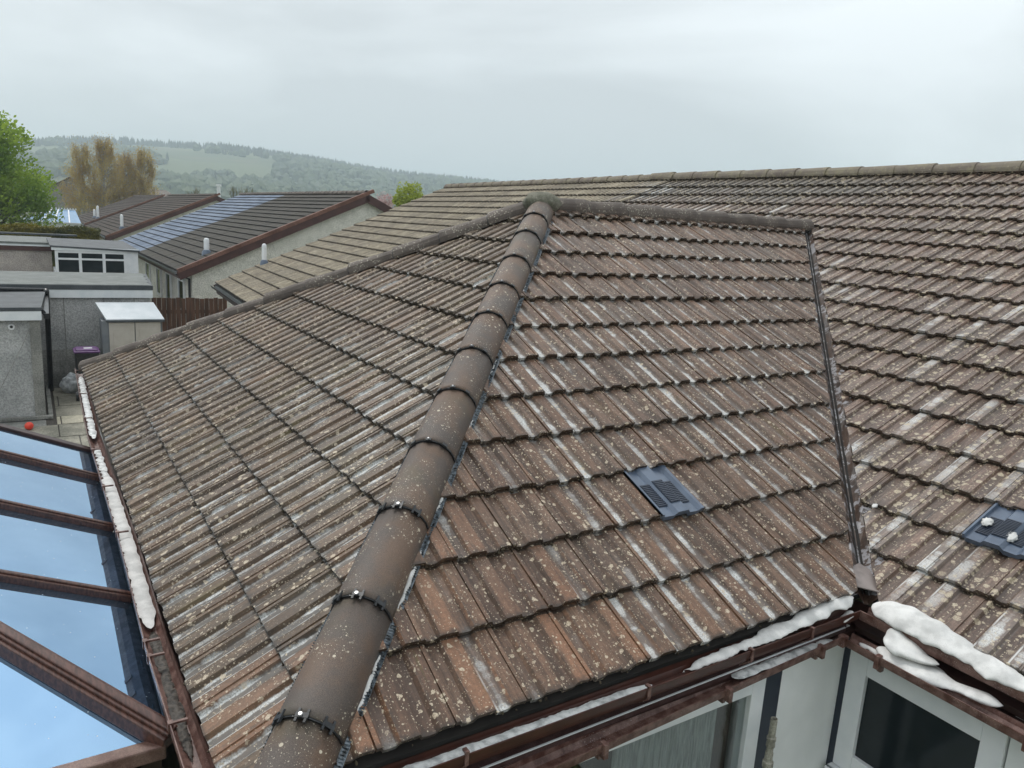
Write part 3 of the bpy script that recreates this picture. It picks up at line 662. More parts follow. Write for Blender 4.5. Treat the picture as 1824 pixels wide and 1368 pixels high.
# moss and grit caught along the tile courses
mo = MB()
def clump(P, r):
    sx, sy, sz = (random.uniform(.6, 1.4) * r for _ in range(3))
    mo.add([P + Vector((q.x * sx, q.y * sy, q.z * sz)) * random.uniform(.75, 1.25) for q in ICV], ICF)
for lst, dens in ((tilesF, 5), (tilesL, 4), (tilesR, 3)):
    for d in lst:
        if not d['vis'] or d['pc'] is None: continue
        for _ in range(dens):
            if random.random() < .35: continue
            u = d['u'] + random.uniform(0, TW); l = (u - d['u']) % .15
            if l < .02 or l > .09:
                if random.random() < .75: continue
            P = d['M'] @ Vector((u, d['v'] - random.uniform(.002, .014), random.uniform(.012, .022)))
            if any((P - a).dot(b) < .05 for a, b in d['clip']): continue
            clump(P, random.uniform(.003, .009))
mo.build('moss', m_moss, kind='stuff')

# ---------------------------------------------------------------- gutters and eaves of the bungalow
prof = gutter_prof(.078, .05)
gz = -.045
# hip end gutter (beside the conservatory): sags and bows a little
gp = [(-7.62, -3.09), (-6.2, -3.115), (-4.8, -3.135), (-2.4, -3.118), (-1.2, -3.128), (-.3, -3.11), (.04, -3.10)]
LG = [Vector((x, y, -.105 - .01 * math.sin(x))) for x, y in gp]
prL = [(.0, .0), (-.002, -.04), (-.022, -.062), (-.05, -.066), (-.078, -.05), (-.088, -.02), (-.09, .008), (-.094, .008), (-.094, -.022), (-.082, -.056), (-.05, -.072), (-.018, -.068), (.003, -.04), (.004, 0)]
gl = MB()
for a, b in zip(LG[:-1], LG[1:]): gl.sweep(a, b, prL, (0, 1, 0), (0, 0, 1), 6)
gl.build('gutter', m_rust, bung, label='brown gutter between hip end tiles and glass roof')
for x in (-7.5, -6.3, -5.3, -4.3, -3.4, -2.55, -1.25, -1.12, -.62, -.22):
    y = float(np.interp(x, [q.x for q in LG], [q.y for q in LG])); z = -.105
    MB().box((x - .012, y - .099, z - .02), (x + .012, y - .080, z + .017)).box((x - .006, y - .082, z + .006), (x + .006, y - .03, z + .014)).build('gutter_clip', m_rust, bung)
def runpts(pts, n):
    out_ = []; 
    for i in range(n + 1):
        t_ = i / n * (len(pts) - 1); k_ = min(int(t_), len(pts) - 2); out_.append(Vector(pts[k_]).lerp(Vector(pts[k_ + 1]), t_ - k_))
    return out_
def foam(name, pts, wid, hei, n, mat, label, side=None, seed=0, lumpy=.35, cat='foam', kind=None, vox=.0065, tilt=0.0):
    rr_ = random.Random(seed * 13 + 1); P0 = runpts(pts, 200); ln_ = sum((P0[i + 1] - P0[i]).length for i in range(200)); mb = MB(); s_ = 0
    bm = bmesh.new(); bmesh.ops.create_icosphere(bm, subdivisions=2, radius=1); V_ = [v.co.copy() for v in bm.verts]; F_ = [tuple(v.index for v in f.verts) for f in bm.faces]; bm.free()
    wmean = float(np.mean(wid[1]))
    while s_ < ln_:
        tt = s_ / ln_; P = P0[int(tt * 200)]; Q = P0[min(200, int(tt * 200) + 2)]; d = Q - P if (Q - P).length > 0 else P0[-1] - P0[-3]
        sd_ = Vector((-d.y, d.x, 0)).normalized(); env = min(1, min(tt, 1 - tt) * 6 + .35) * (.85 + .4 * mnoise.noise(Vector((s_ * 7, seed, 0))))
        w = float(np.interp(tt, *wid)) * env; h = float(np.interp(tt, *hei)) * env; sh = .25 * mnoise.noise(Vector((s_ * 11, seed, 7)))
        for k_ in range(9):
            a = rr_.uniform(-.95, .95) + sh; r_ = h * rr_.uniform(.55, .8) * (1.15 - .5 * abs(a)); r2 = r_ * rr_.uniform(1.3, 2.3)
            C_ = P + sd_ * a * w + Vector((0, 0, tilt * a * w + h * .35 * (1 - a * a) + h * .5 * mnoise.noise(Vector((s_ * 8, a * 1.5, seed)))))
            mb.add([C_ + d.normalized() * v.x * r2 + sd_ * v.y * r_ * 1.3 + Vector((0, 0, v.z * r_ * .8)) for v in V_], F_)
        s_ += max(.008, float(np.mean(hei[1])) * .5)
    o = mb.build(name, mat, smooth=True, label=label, cat=cat)
    if kind: o['kind'] = kind
    m = o.modifiers.new('r', 'REMESH'); m.mode = 'VOXEL'; m.voxel_size = vox; m.use_smooth_shade = True
    m = o.modifiers.new('sm', 'SMOOTH'); m.factor = .6; m.iterations = 4 if lumpy > .3 else 34
    return o
def fill(name, A, mat, label, y0, y1, seed, rag=.012, axis='x', th=.012, cat='foam'):
    """flat ragged layer lying in a channel; A = (start, end, z)"""
    mb = MB(); n = 160; m_ = 7
    for i in range(n + 1):
        u = A[0] + (A[1] - A[0]) * i / n; e_ = min(1, min(i, n - i) / 10.) ; yc = (y0 + y1) / 2
        a = y0 + rag * mnoise.noise(Vector((u * 14, seed, 0))) + rag * .6 * mnoise.noise(Vector((u * 50, seed, 1))); b = y1 - rag * .5 * mnoise.noise(Vector((u * 11, seed, 5)))
        a = yc + (a - yc) * e_ ** .5; b = yc + (b - yc) * e_ ** .5; yof = float(np.interp(u, A[3], A[4])) if len(A) > 3 else 0
        for k_ in range(m_ + 1):
            t_ = k_ / m_; v_ = a + (b - a) * t_ + yof; z = A[2] + th * math.sin(math.pi * t_) ** .6 * (1 + .5 * mnoise.noise(Vector((u * 22, v_ * 30, seed)))) * e_
            mb.v.append((u, v_, z) if axis == 'x' else (v_, u, z))
    for i in range(n):
        for k_ in range(m_): mb.f.append((i * (m_ + 1) + k_, i * (m_ + 1) + k_ + 1, (i + 1) * (m_ + 1) + k_ + 1, (i + 1) * (m_ + 1) + k_))
    return mb.build(name, mat, smooth=True, label=label, cat=cat)
LGX, LGY = [q.x for q in LG], [q.y for q in LG]
fill('foam', (-3.75, -1.42, -.132, LGX, LGY), m_foam, 'white foam filling the gutter beside the glass roof', -.082, -.010, 1, th=.005, rag=.020)
fill('foam', (-7.35, -4.75, -.135, LGX, LGY), m_foam2, 'greyish watery foam in the far end of the hip end gutter', -.075, -.020, 3, rag=.02, th=.005)
fill('foam', (-4.5, -3.6, -.148, LGX, LGY), m_foam2, 'thin grey foam film in the middle of the hip end gutter', -.072, -.025, 4, rag=.026, th=.004)
foam('silt', [(-1.44, -3.165, -.16), (-.9, -3.165, -.16), (-.45, -3.16, -.16)], ([0, .5, 1], [.03, .03, .02]), ([0, 1], [.014, .010]), 40, m_debris, 'black silt and debris in the near end of the hip end gutter', seed=5, lumpy=.6, cat='debris', vox=.004)
# soffit and fascia boards
mbox('fascia', (-7.5, -3.085, -.30), (-.02, -3.065, -.115), m_dkbrown, bung)
# front gutter and main gutter meet in an internal corner
GX, GY = .072, -.066
gF = MB(); prF = [(-x, z) for x, z in gutter_prof(.075, .045)]
A0, A1 = Vector((GX + .003, -3.05, gz - .012)), Vector((GX, GY + .0, gz + .008))
prF = [(-.075, 0), (-.073, -.02), (-.06, -.042), (-.04, -.048), (-.008, -.048), (-.003, -.03), (0, 0), (.006, .0), (.006, -.006), (.002, -.034), (-.004, -.053), (-.04, -.053), (-.062, -.047), (-.078, -.02), (-.079, 0)]
gF.sweep(A0, A1, prF, (1, 0, 0), (0, 0, 1), 10)
gF.build('gutter', m_brown, bung, label='brown upper gutter under the front slope')
gR = MB(); gR.sweep((GX, GY, gz + .008), (3.2, GY + .02, gz + .0), prF, (0, -1, 0), (0, 0, 1), 10)
gR.build('gutter', m_rust, bung, label='brown upper gutter under the main slope, covered in foam')
for y in (-2.35, -1.50, -.88, -.45):
    br = MB(); br.beam((GX + .010, y, gz + .006), (GX + .013, y, gz - .045), .016, .006, up=(1, 0, 0)); br.box((GX - .012, y - .008, gz + .001), (GX + .014, y + .008, gz + .010))
    br.beam((GX + .010, y, gz - .045), (GX - .04, y - .02, gz - .085), .014, .005, up=(0, 0, 1)); br.build('gutter_bracket', m_rust, bung)
# fascia, ledge and second gutter below
LX = .0
mbox('fascia', (-.055, -2.95, -.24), (-.035, .05, -.04), m_dkbrown, bung)
mbox('fascia', (-.035, .052, -.26), (4.0, .07, -.06), m_dkbrown, bung)
ld = MB()
ld.add([(-.03, -2.9, -.165), (-.03, -.02, -.135), (.022, -.08, -.150), (.030, -2.9, -.185), (-.03, -2.9, -.20), (-.03, -.02, -.18), (.022, -.08, -.18), (.030, -2.9, -.215)], [(0, 1, 2, 3), (3, 2, 6, 7), (7, 6, 5, 4), (0, 3, 7, 4)])
ld.build('ledge_board', simple('maroon_board', (.055, .028, .026), (.085, .05, .047), 20, .35, .4, fine=200), bung)
ld = MB(); ld.add([(-.03, .05, -.150), (4, .05, -.17), (4, -.0, -.185), (.022, -.0, -.165), (-.03, .05, -.19), (4, .05, -.2), (4, -.0, -.215), (.022, -.0, -.195)], [(0, 3, 2, 1), (3, 7, 6, 2), (7, 4, 5, 6)])
ld.build('ledge_board', m_dkbrown, bung)
mb = MB(); mb.beam((.0345, -2.9, -.180), (.0265, -.1, -.145), .006, .006); mb.build('trim_line', m_white, bung, label='thin white edge trim')
pr2 = [(-.088, .0), (-.086, -.024), (-.07, -.042), (-.02, -.045), (-.006, -.035), (0, 0), (.007, .001), (.007, -.007), (.001, -.04), (-.018, -.051), (-.072, -.048), (-.092, -.024), (-.092, 0)]
lg = MB(); lg.sweep((.128, -2.9, -.238), (.075, -.195, -.150), pr2, (1, 0, 0), (0, 0, 1), 12, jit=.001); lg.build('gutter', m_rust, bung, label='reddish brown lower gutter above the left window')
lg = MB(); lg.sweep((.075, -.19, -.152), (4.0, -.115, -.205), [(a * .9, b) for a, b in pr2], (0, -1, 0), (0, 0, 1), 14, jit=.001); lg.build('gutter', m_rust, bung, label='reddish brown lower gutter above the right window')
MB().box((.062, -.21, -.2), (.098, -.17, -.142)).build('corner_joint', m_rust, bung, bevel=.003)
for (x, y) in ((.083, -.36), (.10, -1.03), (.109, -1.74), (.118, -2.3)):
    zz = np.interp(y, [-2.9, -.195], [-.238, -.150]); MB().box((x - .02, y - .012, zz - .062), (x + .016, y + .012, zz + .004)).box((x - .05, y - .01, zz - .085), (x - .02, y + .01, zz - .05)).build('gutter_bracket', m_rust, bung, bevel=.003)
for x in (.27, .93, 1.6):
    y = -.19 + (x - .075) * .019; zz = np.interp(x, [.075, 4], [-.152, -.205]); MB().box((x - .012, y - .016, zz - .065), (x + .012, y + .02, zz + .005)).box((x - .01, y + .02, zz - .09), (x + .01, y + .05, zz - .05)).build('gutter_bracket', m_rust, bung, bevel=.003)
# walls
WX, WY = -.02, .02
mbox('wall', (-.32, -3.0, -2.5), (WX, -2.55, -.20), m_harl, bung, label='white harled wall left of the window')
mbox('wall', (-.32, -.515, -2.5), (WX, .02, -.19), m_harl, bung, label='white harled strip between the two windows')
mbox('wall', (-.32, -2.55, -2.5), (WX, -.515, -1.5), m_harl, bung, label='white harled wall under the left window')
mbox('wall', (-.02, WY, -2.5), (.8, .3, -1.03), m_harl, bung, label='white harled wall under the right window')
mbox('wall', (.80, WY, -2.5), (6, .3, -.2), m_harl, bung, label='white harled wall right of the right window')
mbox('wall', (-7.5, -3.04, -2.5), (-.33, -2.8, -.12), m_harl, bung, label='hip end wall beside the conservatory')
mbox('soffit', (-.30, -2.98, -.21), (.02, .3, -.195), m_dkbrown, bung)
mbox('soffit', (-.02, -.05, -.222), (4, .3, -.212), m_dkbrown, bung)
# left window (in the wing wall), right edge at y=-.645
def window(parent, org, ux, W, H, cells, label, glassmat, frame_w=.055, name='window'):
    T_ = Matrix((Vector(ux), Vector((0, 0, 1)), Vector(ux).cross(Vector((0, 0, 1))))).transposed().to_4x4(); T_.translation = Vector(org)
    fr = MB(); f = frame_w
    fr.box((0, -H, -.05), (f, 0, .02), T_); fr.box((W - f, -H, -.05), (W, 0, .02), T_); fr.box((f, -f, -.05), (W - f, 0, .02), T_); fr.box((f, -H, -.05), (W - f, -H + f, .02), T_)
    for c_ in cells: fr.box((c_ - f / 2, -H + f, -.05), (c_ + f / 2, -f, .018), T_)
    o = fr.build(name, m_white, parent, bevel=.004, label=label)
    xs_ = [f * .0 + f] + [q for c_ in cells for q in (c_ - f / 2, c_ + f / 2)] + [W - f]
    for a, b in zip(xs_[::2], xs_[1::2]):
        q = MB().box((a + .0, -H + f, -.012), (b, -f, -.006), T_); oo = link('pane', q.mesh('pane'), o, glassmat)
        oo.matrix_parent_inverse = Matrix.Identity(4)
        oo.matrix_local = o.matrix_world.inverted() @ Matrix.Identity(4) if False else (parent.matrix_basis @ o.matrix_parent_inverse).inverted() @ Matrix.Identity(4) if False else Matrix.Identity(4)
    return o, T_
wl, TL = window(bung, (WX + .0, -2.5, -.262), (0, 1, 0), 1.86, 1.2, (), 'white framed window with pale net curtain', m_clear, .095)
cr_ = MB(); n = 60
for i in range(n + 1):
    y = -1.50 + .64 * i / n
    for z in (-.3, -1.5): cr_.v.append((-.10 + .018 * math.sin(i * 1.3) + .01 * math.sin(i * .37), y, z))
for i in range(n): cr_.f.append((2 * i, 2 * i + 1, 2 * i + 3, 2 * i + 2))
cr_.build('net_curtain', m_curtain, smooth=True, label='pale net curtain hanging inside the left window', cat='curtain')
mb = MB()
for i in range(24):
    mb.tube([(-.17 + random.uniform(-.01, .01), -1.02 + random.uniform(-.09, .0), -.32), (-.16, -1.0 + random.uniform(-.05, .05), -.6), (-.16, -1.02 + random.uniform(-.1, .08), -1.2)], .0022, 4)
mb.build('bead_strings', m_dkbrown, label='dark strings hanging inside the left window', cat='blind')
mbox('room_back', (-.9, -2.6, -1.6), (-.88, -.5, -.2), simple('dim_room', (.05, .055, .05), (.09, .09, .08), 3, .9), bung)  # dark board behind the window, dimness of the room painted in
mbox('inner_curtain', (-.12, -.86, -1.5), (-.09, -.755, -.28), m_dkbrown, label='narrow brown curtain at the right side of the left window', cat='curtain')
mbox('corner_trim', (-.06, -.638, -2.5), (-.004, -.520, -.2), m_navy, bung, label='navy painted strip beside the left window')
mbox('corner_trim', (-.019, .004, -2.5), (.016, .03, -.2), m_navy, bung, label='navy painted strip in the inner corner')
wr, TR_ = window(bung, (.018, WY, -.300), (1, 0, 0), .775, .68, (), 'white framed window with dark glass', m_win, .102)
mb = MB(); mb.box((.01, -.05, -1.02), (.80, .02, -.985)); mb.box((.01, -.055, -1.035), (.80, -.03, -.985)); mb.build('sill', m_white, bung, bevel=.004)
# soil pipe
pp = empty('waste_pipe', (.10, -.68, -2.5), label='weathered beige plastic waste pipe standing by the wall, open at the top', cat='pipe')
mb = MB(); n = 16
def ring(mb, c_, r, z, n=16):
    b = len(mb.v); mb.v += [(c_[0] + r * math.cos(2 * math.pi * k_ / n), c_[1] + r * math.sin(2 * math.pi * k_ / n), z) for k_ in range(n)]; return b
def lathe(mb, c_, pr, n=16):
    bs = [ring(mb, c_, r, z, n) for r, z in pr]
    for a, b in zip(bs[:-1], bs[1:]):
        for k_ in range(n): mb.f.append((a + k_, a + (k_ + 1) % n, b + (k_ + 1) % n, b + k_))
lathe(mb, (.10, -.68), [(.019, -2.5), (.019, -.62), (.0165, -.62), (.0165, -.44), (.0135, -.44), (.0135, -.66)]); mb.build('pipe_stem', m_pipe, pp, smooth=False)
mb = MB(); lathe(mb, (.10, -.68), [(.017, -.535), (.0225, -.54), (.0225, -.553), (.019, -.556), (.0215, -.575), (.0215, -.585), (.019, -.59)]); mb.build('collar', m_pipe, pp)
mb = MB(); lathe(mb, (.10, -.68), [(.019, -.665), (.026, -.67), (.026, -.70), (.02, -.71)]); mb.build('collar', m_pipe, pp)
# foam in the inner corner
fill('foam', (-3.0, -1.45, -.066), m_foam2, 'pale watery foam along the near part of the front gutter', .018, .070, 21, axis='y', th=.003, rag=.008)
foam('foam', [(.035, -1.30, -.065), (.035, -.95, -.045), (.03, -.5, -.02), (.015, -.22, .0), (.01, -.04, .0)], ([0, .3, .8, 1], [.030, .040, .050, .045]), ([0, .4, .85, 1], [.013, .018, .028, .028]), 80, m_foam, 'white foam bank along the front gutter up to the inner corner', seed=11, lumpy=.22, tilt=.35)
foam('foam', [(.10, .0, -.01), (.25, -.008, .005), (.42, -.02, .0), (.62, -.03, -.02), (.9, -.04, -.035), (1.5, -.045, -.045)], ([0, .25, .6, 1], [.065, .085, .060, .025]), ([0, .25, .6, 1], [.035, .045, .032, .016]), 90, m_foam, 'thick white foam bank lying along the main slope gutter', seed=12, lumpy=.25, tilt=.42)
foam('foam', [(.25, -.08, -.075), (.33, -.10, -.11), (.42, -.105, -.11), (.50, -.09, -.10)], ([0, .4, 1], [.045, .06, .03]), ([0, .4, 1], [.04, .05, .024]), 40, m_foam, 'upper lobe of foam sliding over the main gutter edge', seed=13, lumpy=.2)
foam('foam', [(.24, -.115, -.17), (.36, -.11, -.175), (.5, -.10, -.165), (.64, -.09, -.16), (.78, -.075, -.15)], ([0, .4, 1], [.065, .065, .035]), ([0, .3, 1], [.055, .048, .03]), 60, m_foam, 'long lobe of foam drooping onto the lower gutter', seed=14, lumpy=.2)
foam('foam', [(.065, -.20, -.075), (.055, -.155, -.065), (.05, -.11, -.055)], ([0, 1], [.018, .02]), ([0, 1], [.016, .02]), 20, m_foam, 'small foam tongue hanging from the gutter corner', seed=15)
fill('foam', (-.95, -.22, -.178), m_foam2, 'thin watery foam in the lower gutter below the corner', .012, .075, 23, axis='y', th=.006, rag=.02)
foam('foam', [(.12, -.11, -.185), (.2, -.115, -.185), (.24, -.12, -.185)], ([0, 1], [.022, .022]), ([0, 1], [.014, .018]), 20, m_foam, 'small foam puff in the lower gutter right of the corner', seed=17)
for i, (M_, u, v, r, lab) in enumerate(((MR, U0R + .05, 2 * GA + .15, .022, 'left foam dab on the vent tile slots'), (MR, U0R + .19, 2 * GA + .10, .026, 'right foam dab on the vent tile slots'), (MR, -.30, 2 * GA - .02, .013, 'round foam blob at the end of a white streak'))):
    mb = MB(); bm = bmesh.new(); bmesh.ops.create_icosphere(bm, subdivisions=3, radius=1)
    for v_ in bm.verts: v_.co *= 1 + .55 * mnoise.noise(v_.co * 2.6 + Vector((i, 0, 0)))
    mb.add([M_ @ (Vector((u, v, .052)) + Vector((q.co.x * r * 1.15, q.co.y * r * 1.5, q.co.z * r * .38))) for q in bm.verts], [tuple(q.index for q in f.verts) for f in bm.faces]); bm.free()
    mb.build('foam_dab', m_foam, smooth=True, label=lab, cat='foam')

# ---------------------------------------------------------------- conservatory with blue glass roof
con_ = empty('conservatory', (-2.8, -4.9, -2.5), label='conservatory with brown rosewood bars and reflective blue glass roof', cat='conservatory')
EY, EZ, SL = -3.20, -.205, .425
def gp_(x, y, dz=0): return Vector((x, y, EZ + SL * (EY - y) + dz))
XF, XN, YM = -4.62, -.70, -5.0      # far end, near eave corner, ridge line
YO = 2 * YM - EY
hx_ = XN - (EY - YM) * 1.14          # ridge end above the near hip
gt = MB()
bars = [-3.86, -2.86, -1.88]
edges = [XF + .03, *bars]
def pane(pts, label=None, mat=m_glass):
    mb = MB(); nrm = (pts[1] - pts[0]).cross(pts[2] - pts[0]).normalized()
    if nrm.z < 0: nrm = -nrm
    k_ = len(pts); mb.v = [tuple(p) for p in pts] + [tuple(p - nrm * .012) for p in pts]
    mb.f = [tuple(range(k_)), tuple(range(2 * k_ - 1, k_ - 1, -1))] + [(i, (i + 1) % k_, k_ + (i + 1) % k_, k_ + i) for i in range(k_)]
    o = mb.build('glass_pane', mat, con_)
    if label: o['label'] = label
for a, b in zip(edges[:-1], edges[1:]): pane([gp_(a + .03, EY), gp_(b - .03, EY), gp_(b - .03, YM), gp_(a + .03, YM)])
yk = EY - (XN - .04 - bars[-1]) / 1.14
pane([gp_(bars[-1] + .03, EY), gp_(XN - .06, EY), gp_(bars[-1] + .03, yk + .03)])
pane([gp_(XN - .0 - (EY - yk) * 1.14 - .03, yk), gp_(hx_ - .02, YM), gp_(hx_ - .6, YM), gp_(bars[-1] - .0, yk)]) if False else None
pane([gp_(bars[-1] - .02, yk), gp_(hx_, YM), gp_(bars[-1] - .03, YM)]) if hx_ > bars[-1] else None
e1, e2_, e3 = Vector((XN, EY - .03, EZ)), Vector((XN, YO, EZ)), Vector((hx_, YM, EZ + SL * (EY - YM)))
pane([e1, e2_, e3], 'large near triangular glass facet')
pane([Vector((XF, YO, EZ)), Vector((XN, YO, EZ)), Vector((hx_, YM, e3.z)), Vector((XF, YM, e3.z))])
for x in bars:
    mb = MB(); mb.beam(gp_(x, EY - .01), gp_(x, YM), .055, .04, off=.032); mb.beam(gp_(x, EY - .01), gp_(x, YM), .030, .012, off=.043)
    mb.build('glazing_bar', m_wood, con_, bevel=.006)
mb = MB(); mb.beam(gp_(XF, EY + .0), gp_(XF, YM), .09, .13, off=.02); mb.build('end_beam', m_dkbrown, con_, bevel=.006, label='dark end beam at the far side')
hA, hB = Vector((XN + .03, EY - .0, EZ - .005)), Vector((hx_, YM, e3.z))
mb = MB(); mb.beam(hA, hB, .092, .06, off=.045); mb.beam(hA, hB, .060, .014, off=.058); mb.beam(hA, hB, .036, .012, off=.069); mb.build('hip_bar', m_wood, con_, bevel=.005, label='thick hip bar with stepped capping')
mb = MB(); mb.beam(Vector((hx_, YM, e3.z)), Vector((XF, YM, e3.z)), .14, .08, off=.06); mb.build('ridge_bar', m_wood, con_, bevel=.01)
mb = MB(); mb.beam((XF, EY + .012, EZ + .008), (XN - .02, EY + .012, EZ + .008), .02, .05); mb.build('eaves_beam', m_dkbrown, con_)
mb = MB(); mb.beam((XN + .03, EY - .02, EZ + .012), (XN + .03, YO, EZ + .012), .062, .06); mb.build('eaves_beam', simple('pinkish_brown_beam', (.13, .07, .055), (.20, .125, .10), 14, .5, .4, fine=220), con_, bevel=.008, label='pinkish brown eaves beam of the near facet')
mb = MB(); mb.sweep((XN + .05, EY - .10, -.31), (XN + .05, YO, -.34), [(0, 0), (.005, -.04), (.035, -.055), (.07, -.05), (.085, 0), (.09, 0), (.075, -.056), (.035, -.062), (0, -.045), (-.004, 0)], (1, 0, 0), (0, 0, 1), 8); mb.build('gutter', simple('chalky_grey_gutter', (.16, .15, .145), (.30, .29, .28), 20, .6, .5), con_, label='chalky grey conservatory gutter')
mb = MB(); mb.box((XN + .04, EY - .24, -.37), (XN + .15, EY - .20, -.285)); mb.box((XN + .04, EY - .14, -.37), (XN + .15, EY - .10, -.29)); mb.build('gutter_clip', m_rust, con_, bevel=.004)
mb = MB(); mb.box((XF, EY - .12, -2.5), (XN, EY - .03, -.26)); mb.box((XN - .08, YO, -2.5), (XN, EY - .1, -.27)); mb.box((XF, YO, -2.5), (XF + .08, EY - .1, -.27)); mb.box((XF, YO, -2.5), (XN, YO + .08, -.27)); mb.build('frame_wall', m_dkbrown, con_)

# ---------------------------------------------------------------- neighbouring houses in the terrace row
def flat_tiles(M_, u0, u1, nrow, mt, parent, w=.33):
    mb = MB(); k = 0; u = u0
    T_ = Matrix.Rotation(TILT, 4, 'X')
    while u < u1 - .01:
        for n in range(nrow):
            z = LIFT + random.uniform(-.003, .004); mb.box((u, n * GA, z - .02), (min(u + w - .006, u1), n * GA + .38, z), None)
            base = len(mb.v) - 8
            for q in range(base, base + 8):
                x_, y_, z_ = mb.v[q]; mb.v[q] = (x_, y_, z_ - (y_ - n * GA) * .09)
        u += w
    me = mb.mesh('roof_tiles'); o = link('flat_roof_tiles', me, parent, mt, kind='stuff'); return o
def verge_tiles(M_, u, parent, mat, sgn=1, nrow=20):
    for n in range(nrow):
        mb = MB(); mb.box((u - .06 if sgn > 0 else u - .10, n * GA - .01, -.06), (u + .10 if sgn > 0 else u + .06, n * GA + .35, .055 ));
        me = mb.mesh('verge_tile'); o = link('verge_tile', me, parent, mat)
def neighbour(name, M_, u0, u1, label, group, wallmat, tilefn, verge=True, far=False, solar=None):
    """u0 = far end, u1 = near gable; roof is symmetric about the ridge"""
    root = empty('terraced_house', tuple(M_ @ Vector(((u0 + u1) / 2, 3, 0)))[:2] + (-2.5,), label=label, cat='house', group=group)
    bpy.context.view_layer.update()
    VR_ = NRR * GA
    sl = slope(M_, 'roof_slope', [(u0, -.02), (u1, -.02), (u1, VR_), (u0, VR_)], None, root)
    tilefn(sl)
    rz = M_ @ Vector((u1, VR_, 0)); uv = M_.to_3x3() @ Vector((1, 0, 0)); nb_ = Vector((-uv.y, uv.x, 0))
    e_ = M_ @ Vector((u1, 0, 0)); hw = (rz - e_).dot(nb_)
    # rear slope
    a, b = M_ @ Vector((u0, VR_, 0)), rz; dn_ = nb_ * hw + Vector((0, 0, -hw * tR))
    mb = MB(); mb.add([a, b, b + dn_, a + dn_, a - Vector((0, 0, .06)), b - Vector((0, 0, .06)), b + dn_ - Vector((0, 0, .06)), a + dn_ - Vector((0, 0, .06))], [(0, 1, 2, 3), (4, 7, 6, 5), (0, 4, 5, 1), (1, 5, 6, 2), (2, 6, 7, 3), (3, 7, 4, 0)]); mb.build('rear_slope', m_ridged, root)
    # walls: pentagon gables
    mb = MB()
    for u in (u0 + .12, u1 - .12):
        f0, f1 = M_ @ Vector((u, .42, -.1)), M_ @ Vector((u, VR_, -.1)); bk_ = f0 + nb_ * ((f1 - f0).dot(nb_) * 2); f0b, bkb = f0.copy(), bk_.copy(); f0b.z = -2.5; bkb.z = -2.5
        b0 = len(mb.v); mb.v += [tuple(q) for q in (f0b, bkb, bk_, f1, f0)]; mb.f.append((b0, b0 + 1, b0 + 2, b0 + 3, b0 + 4))
    mb.f += [(0, 4, 9, 5), (1, 6, 7, 2), (0, 5, 6, 1)]
    mb.build('wall', wallmat, root)
    # barge boards on both gable ends
    for u in (u1 + .03, u0 - .03):
        mb = MB(); P0, P1 = M_ @ Vector((u, -.06, -.02)), M_ @ Vector((u, VR_, -.02)); P2 = P1 + dn_
        mb.beam(P0, P1, .05, .26); mb.beam(P1, P2, .05, .26); mb.build('bargeboard', m_barge, root)
    if verge: verge_tiles(M_, u1 - .02, sl, m_bargetile)
    u = u0
    mb = MB(); nrt = 0
    while u < u1 - .1:
        a, b = M_ @ Vector((u, VR_, .005)), M_ @ Vector((min(u + .49, u1), VR_, .005))
        q = half_round(b, a, .105, up2, r2=.092, n=8)
        if far: mb.add(q.v, q.f)
        else: q.build('ridge_tile', m_ridge if name == 'A' else m_ridged, root)
        u += .48
    if far: mb.build('ridge_tiles', m_ridged, root, kind='stuff')
    # gutter and fascia along the front eave
    ga, gb = M_ @ Vector((u0, -.02, -.03)), M_ @ Vector((u1, -.02, -.03)); mb = MB(); mb.sweep(ga, gb, [(0, 0), (-.03, -.06), (-.08, -.06), (-.11, 0), (-.115, 0), (-.085, -.07), (-.025, -.07), (.01, 0)], nb_, (0, 0, 1)); mb.build('gutter', m_black, root)
    mb = MB(); mb.beam(ga + nb_ * .04, gb + nb_ * .04, .03, .2); mb.build('fascia', m_barge if name != 'A' else m_dkbrown, root)
    mb = MB(); g2 = M_ @ Vector((u1 - .25, .42, -.1)) - nb_ * .06; mb.tube([M_ @ Vector((u1 - .2, -.08, -.09)), g2 + Vector((0, 0, -.35)), (g2.x, g2.y, -2.5)], .04, 8); mb.build('downpipe', m_black, root)
    return root, sl, nb_
# house A: pale buff tiles, continues the main roof
uA0 = -9.765 + (piv + 8.3)
def tilesA(sl):
    mt = tile_mat('pale_buff_tiles', sl, uA0, 5., ((.23, .20, .15), (.33, .29, .22), (.20, .175, .14)), orange=.0, streak=.0, lichen=.25, lsize=20, moss=.15, dirt_shade=.9, specks=.3, rough=.75, pd=.42)
    mt2 = matA2 = tile_mat('grey_brown_tiles', sl, uA0, 6., ((.12, .095, .08), (.17, .135, .115), (.13, .11, .09)), orange=.0, streak=.0, lichen=.5, lsize=19, moss=.3, dirt_shade=.8, specks=.5)
    L_ = gather(MA, uA0, 0, 33, 20, [(OA, MA.to_3x3() @ Vector((-1, 0, 0))), (MA @ Vector((0, NRR * GA - .02, 0)), MA.to_3x3() @ Vector((0, -1, 0)))])
    vis = [d for d in L_ if d['vis'] and not behind_hip(d)]; vis.sort(key=lambda d: -d['A']); tp = set(id(d) for d in vis[:300])
    join = MB()
    for d in L_:
        if id(d) not in tp and d['vis'] and behind_hip(d): continue
        place(d, mt, id(d) in tp, sl, join)
    if join.v:
        me = bpy.data.meshes.new('rt'); me.from_pydata(join.v, [], join.f); me.update(); link('further_roof_tiles', me, sl, mt, kind='stuff')
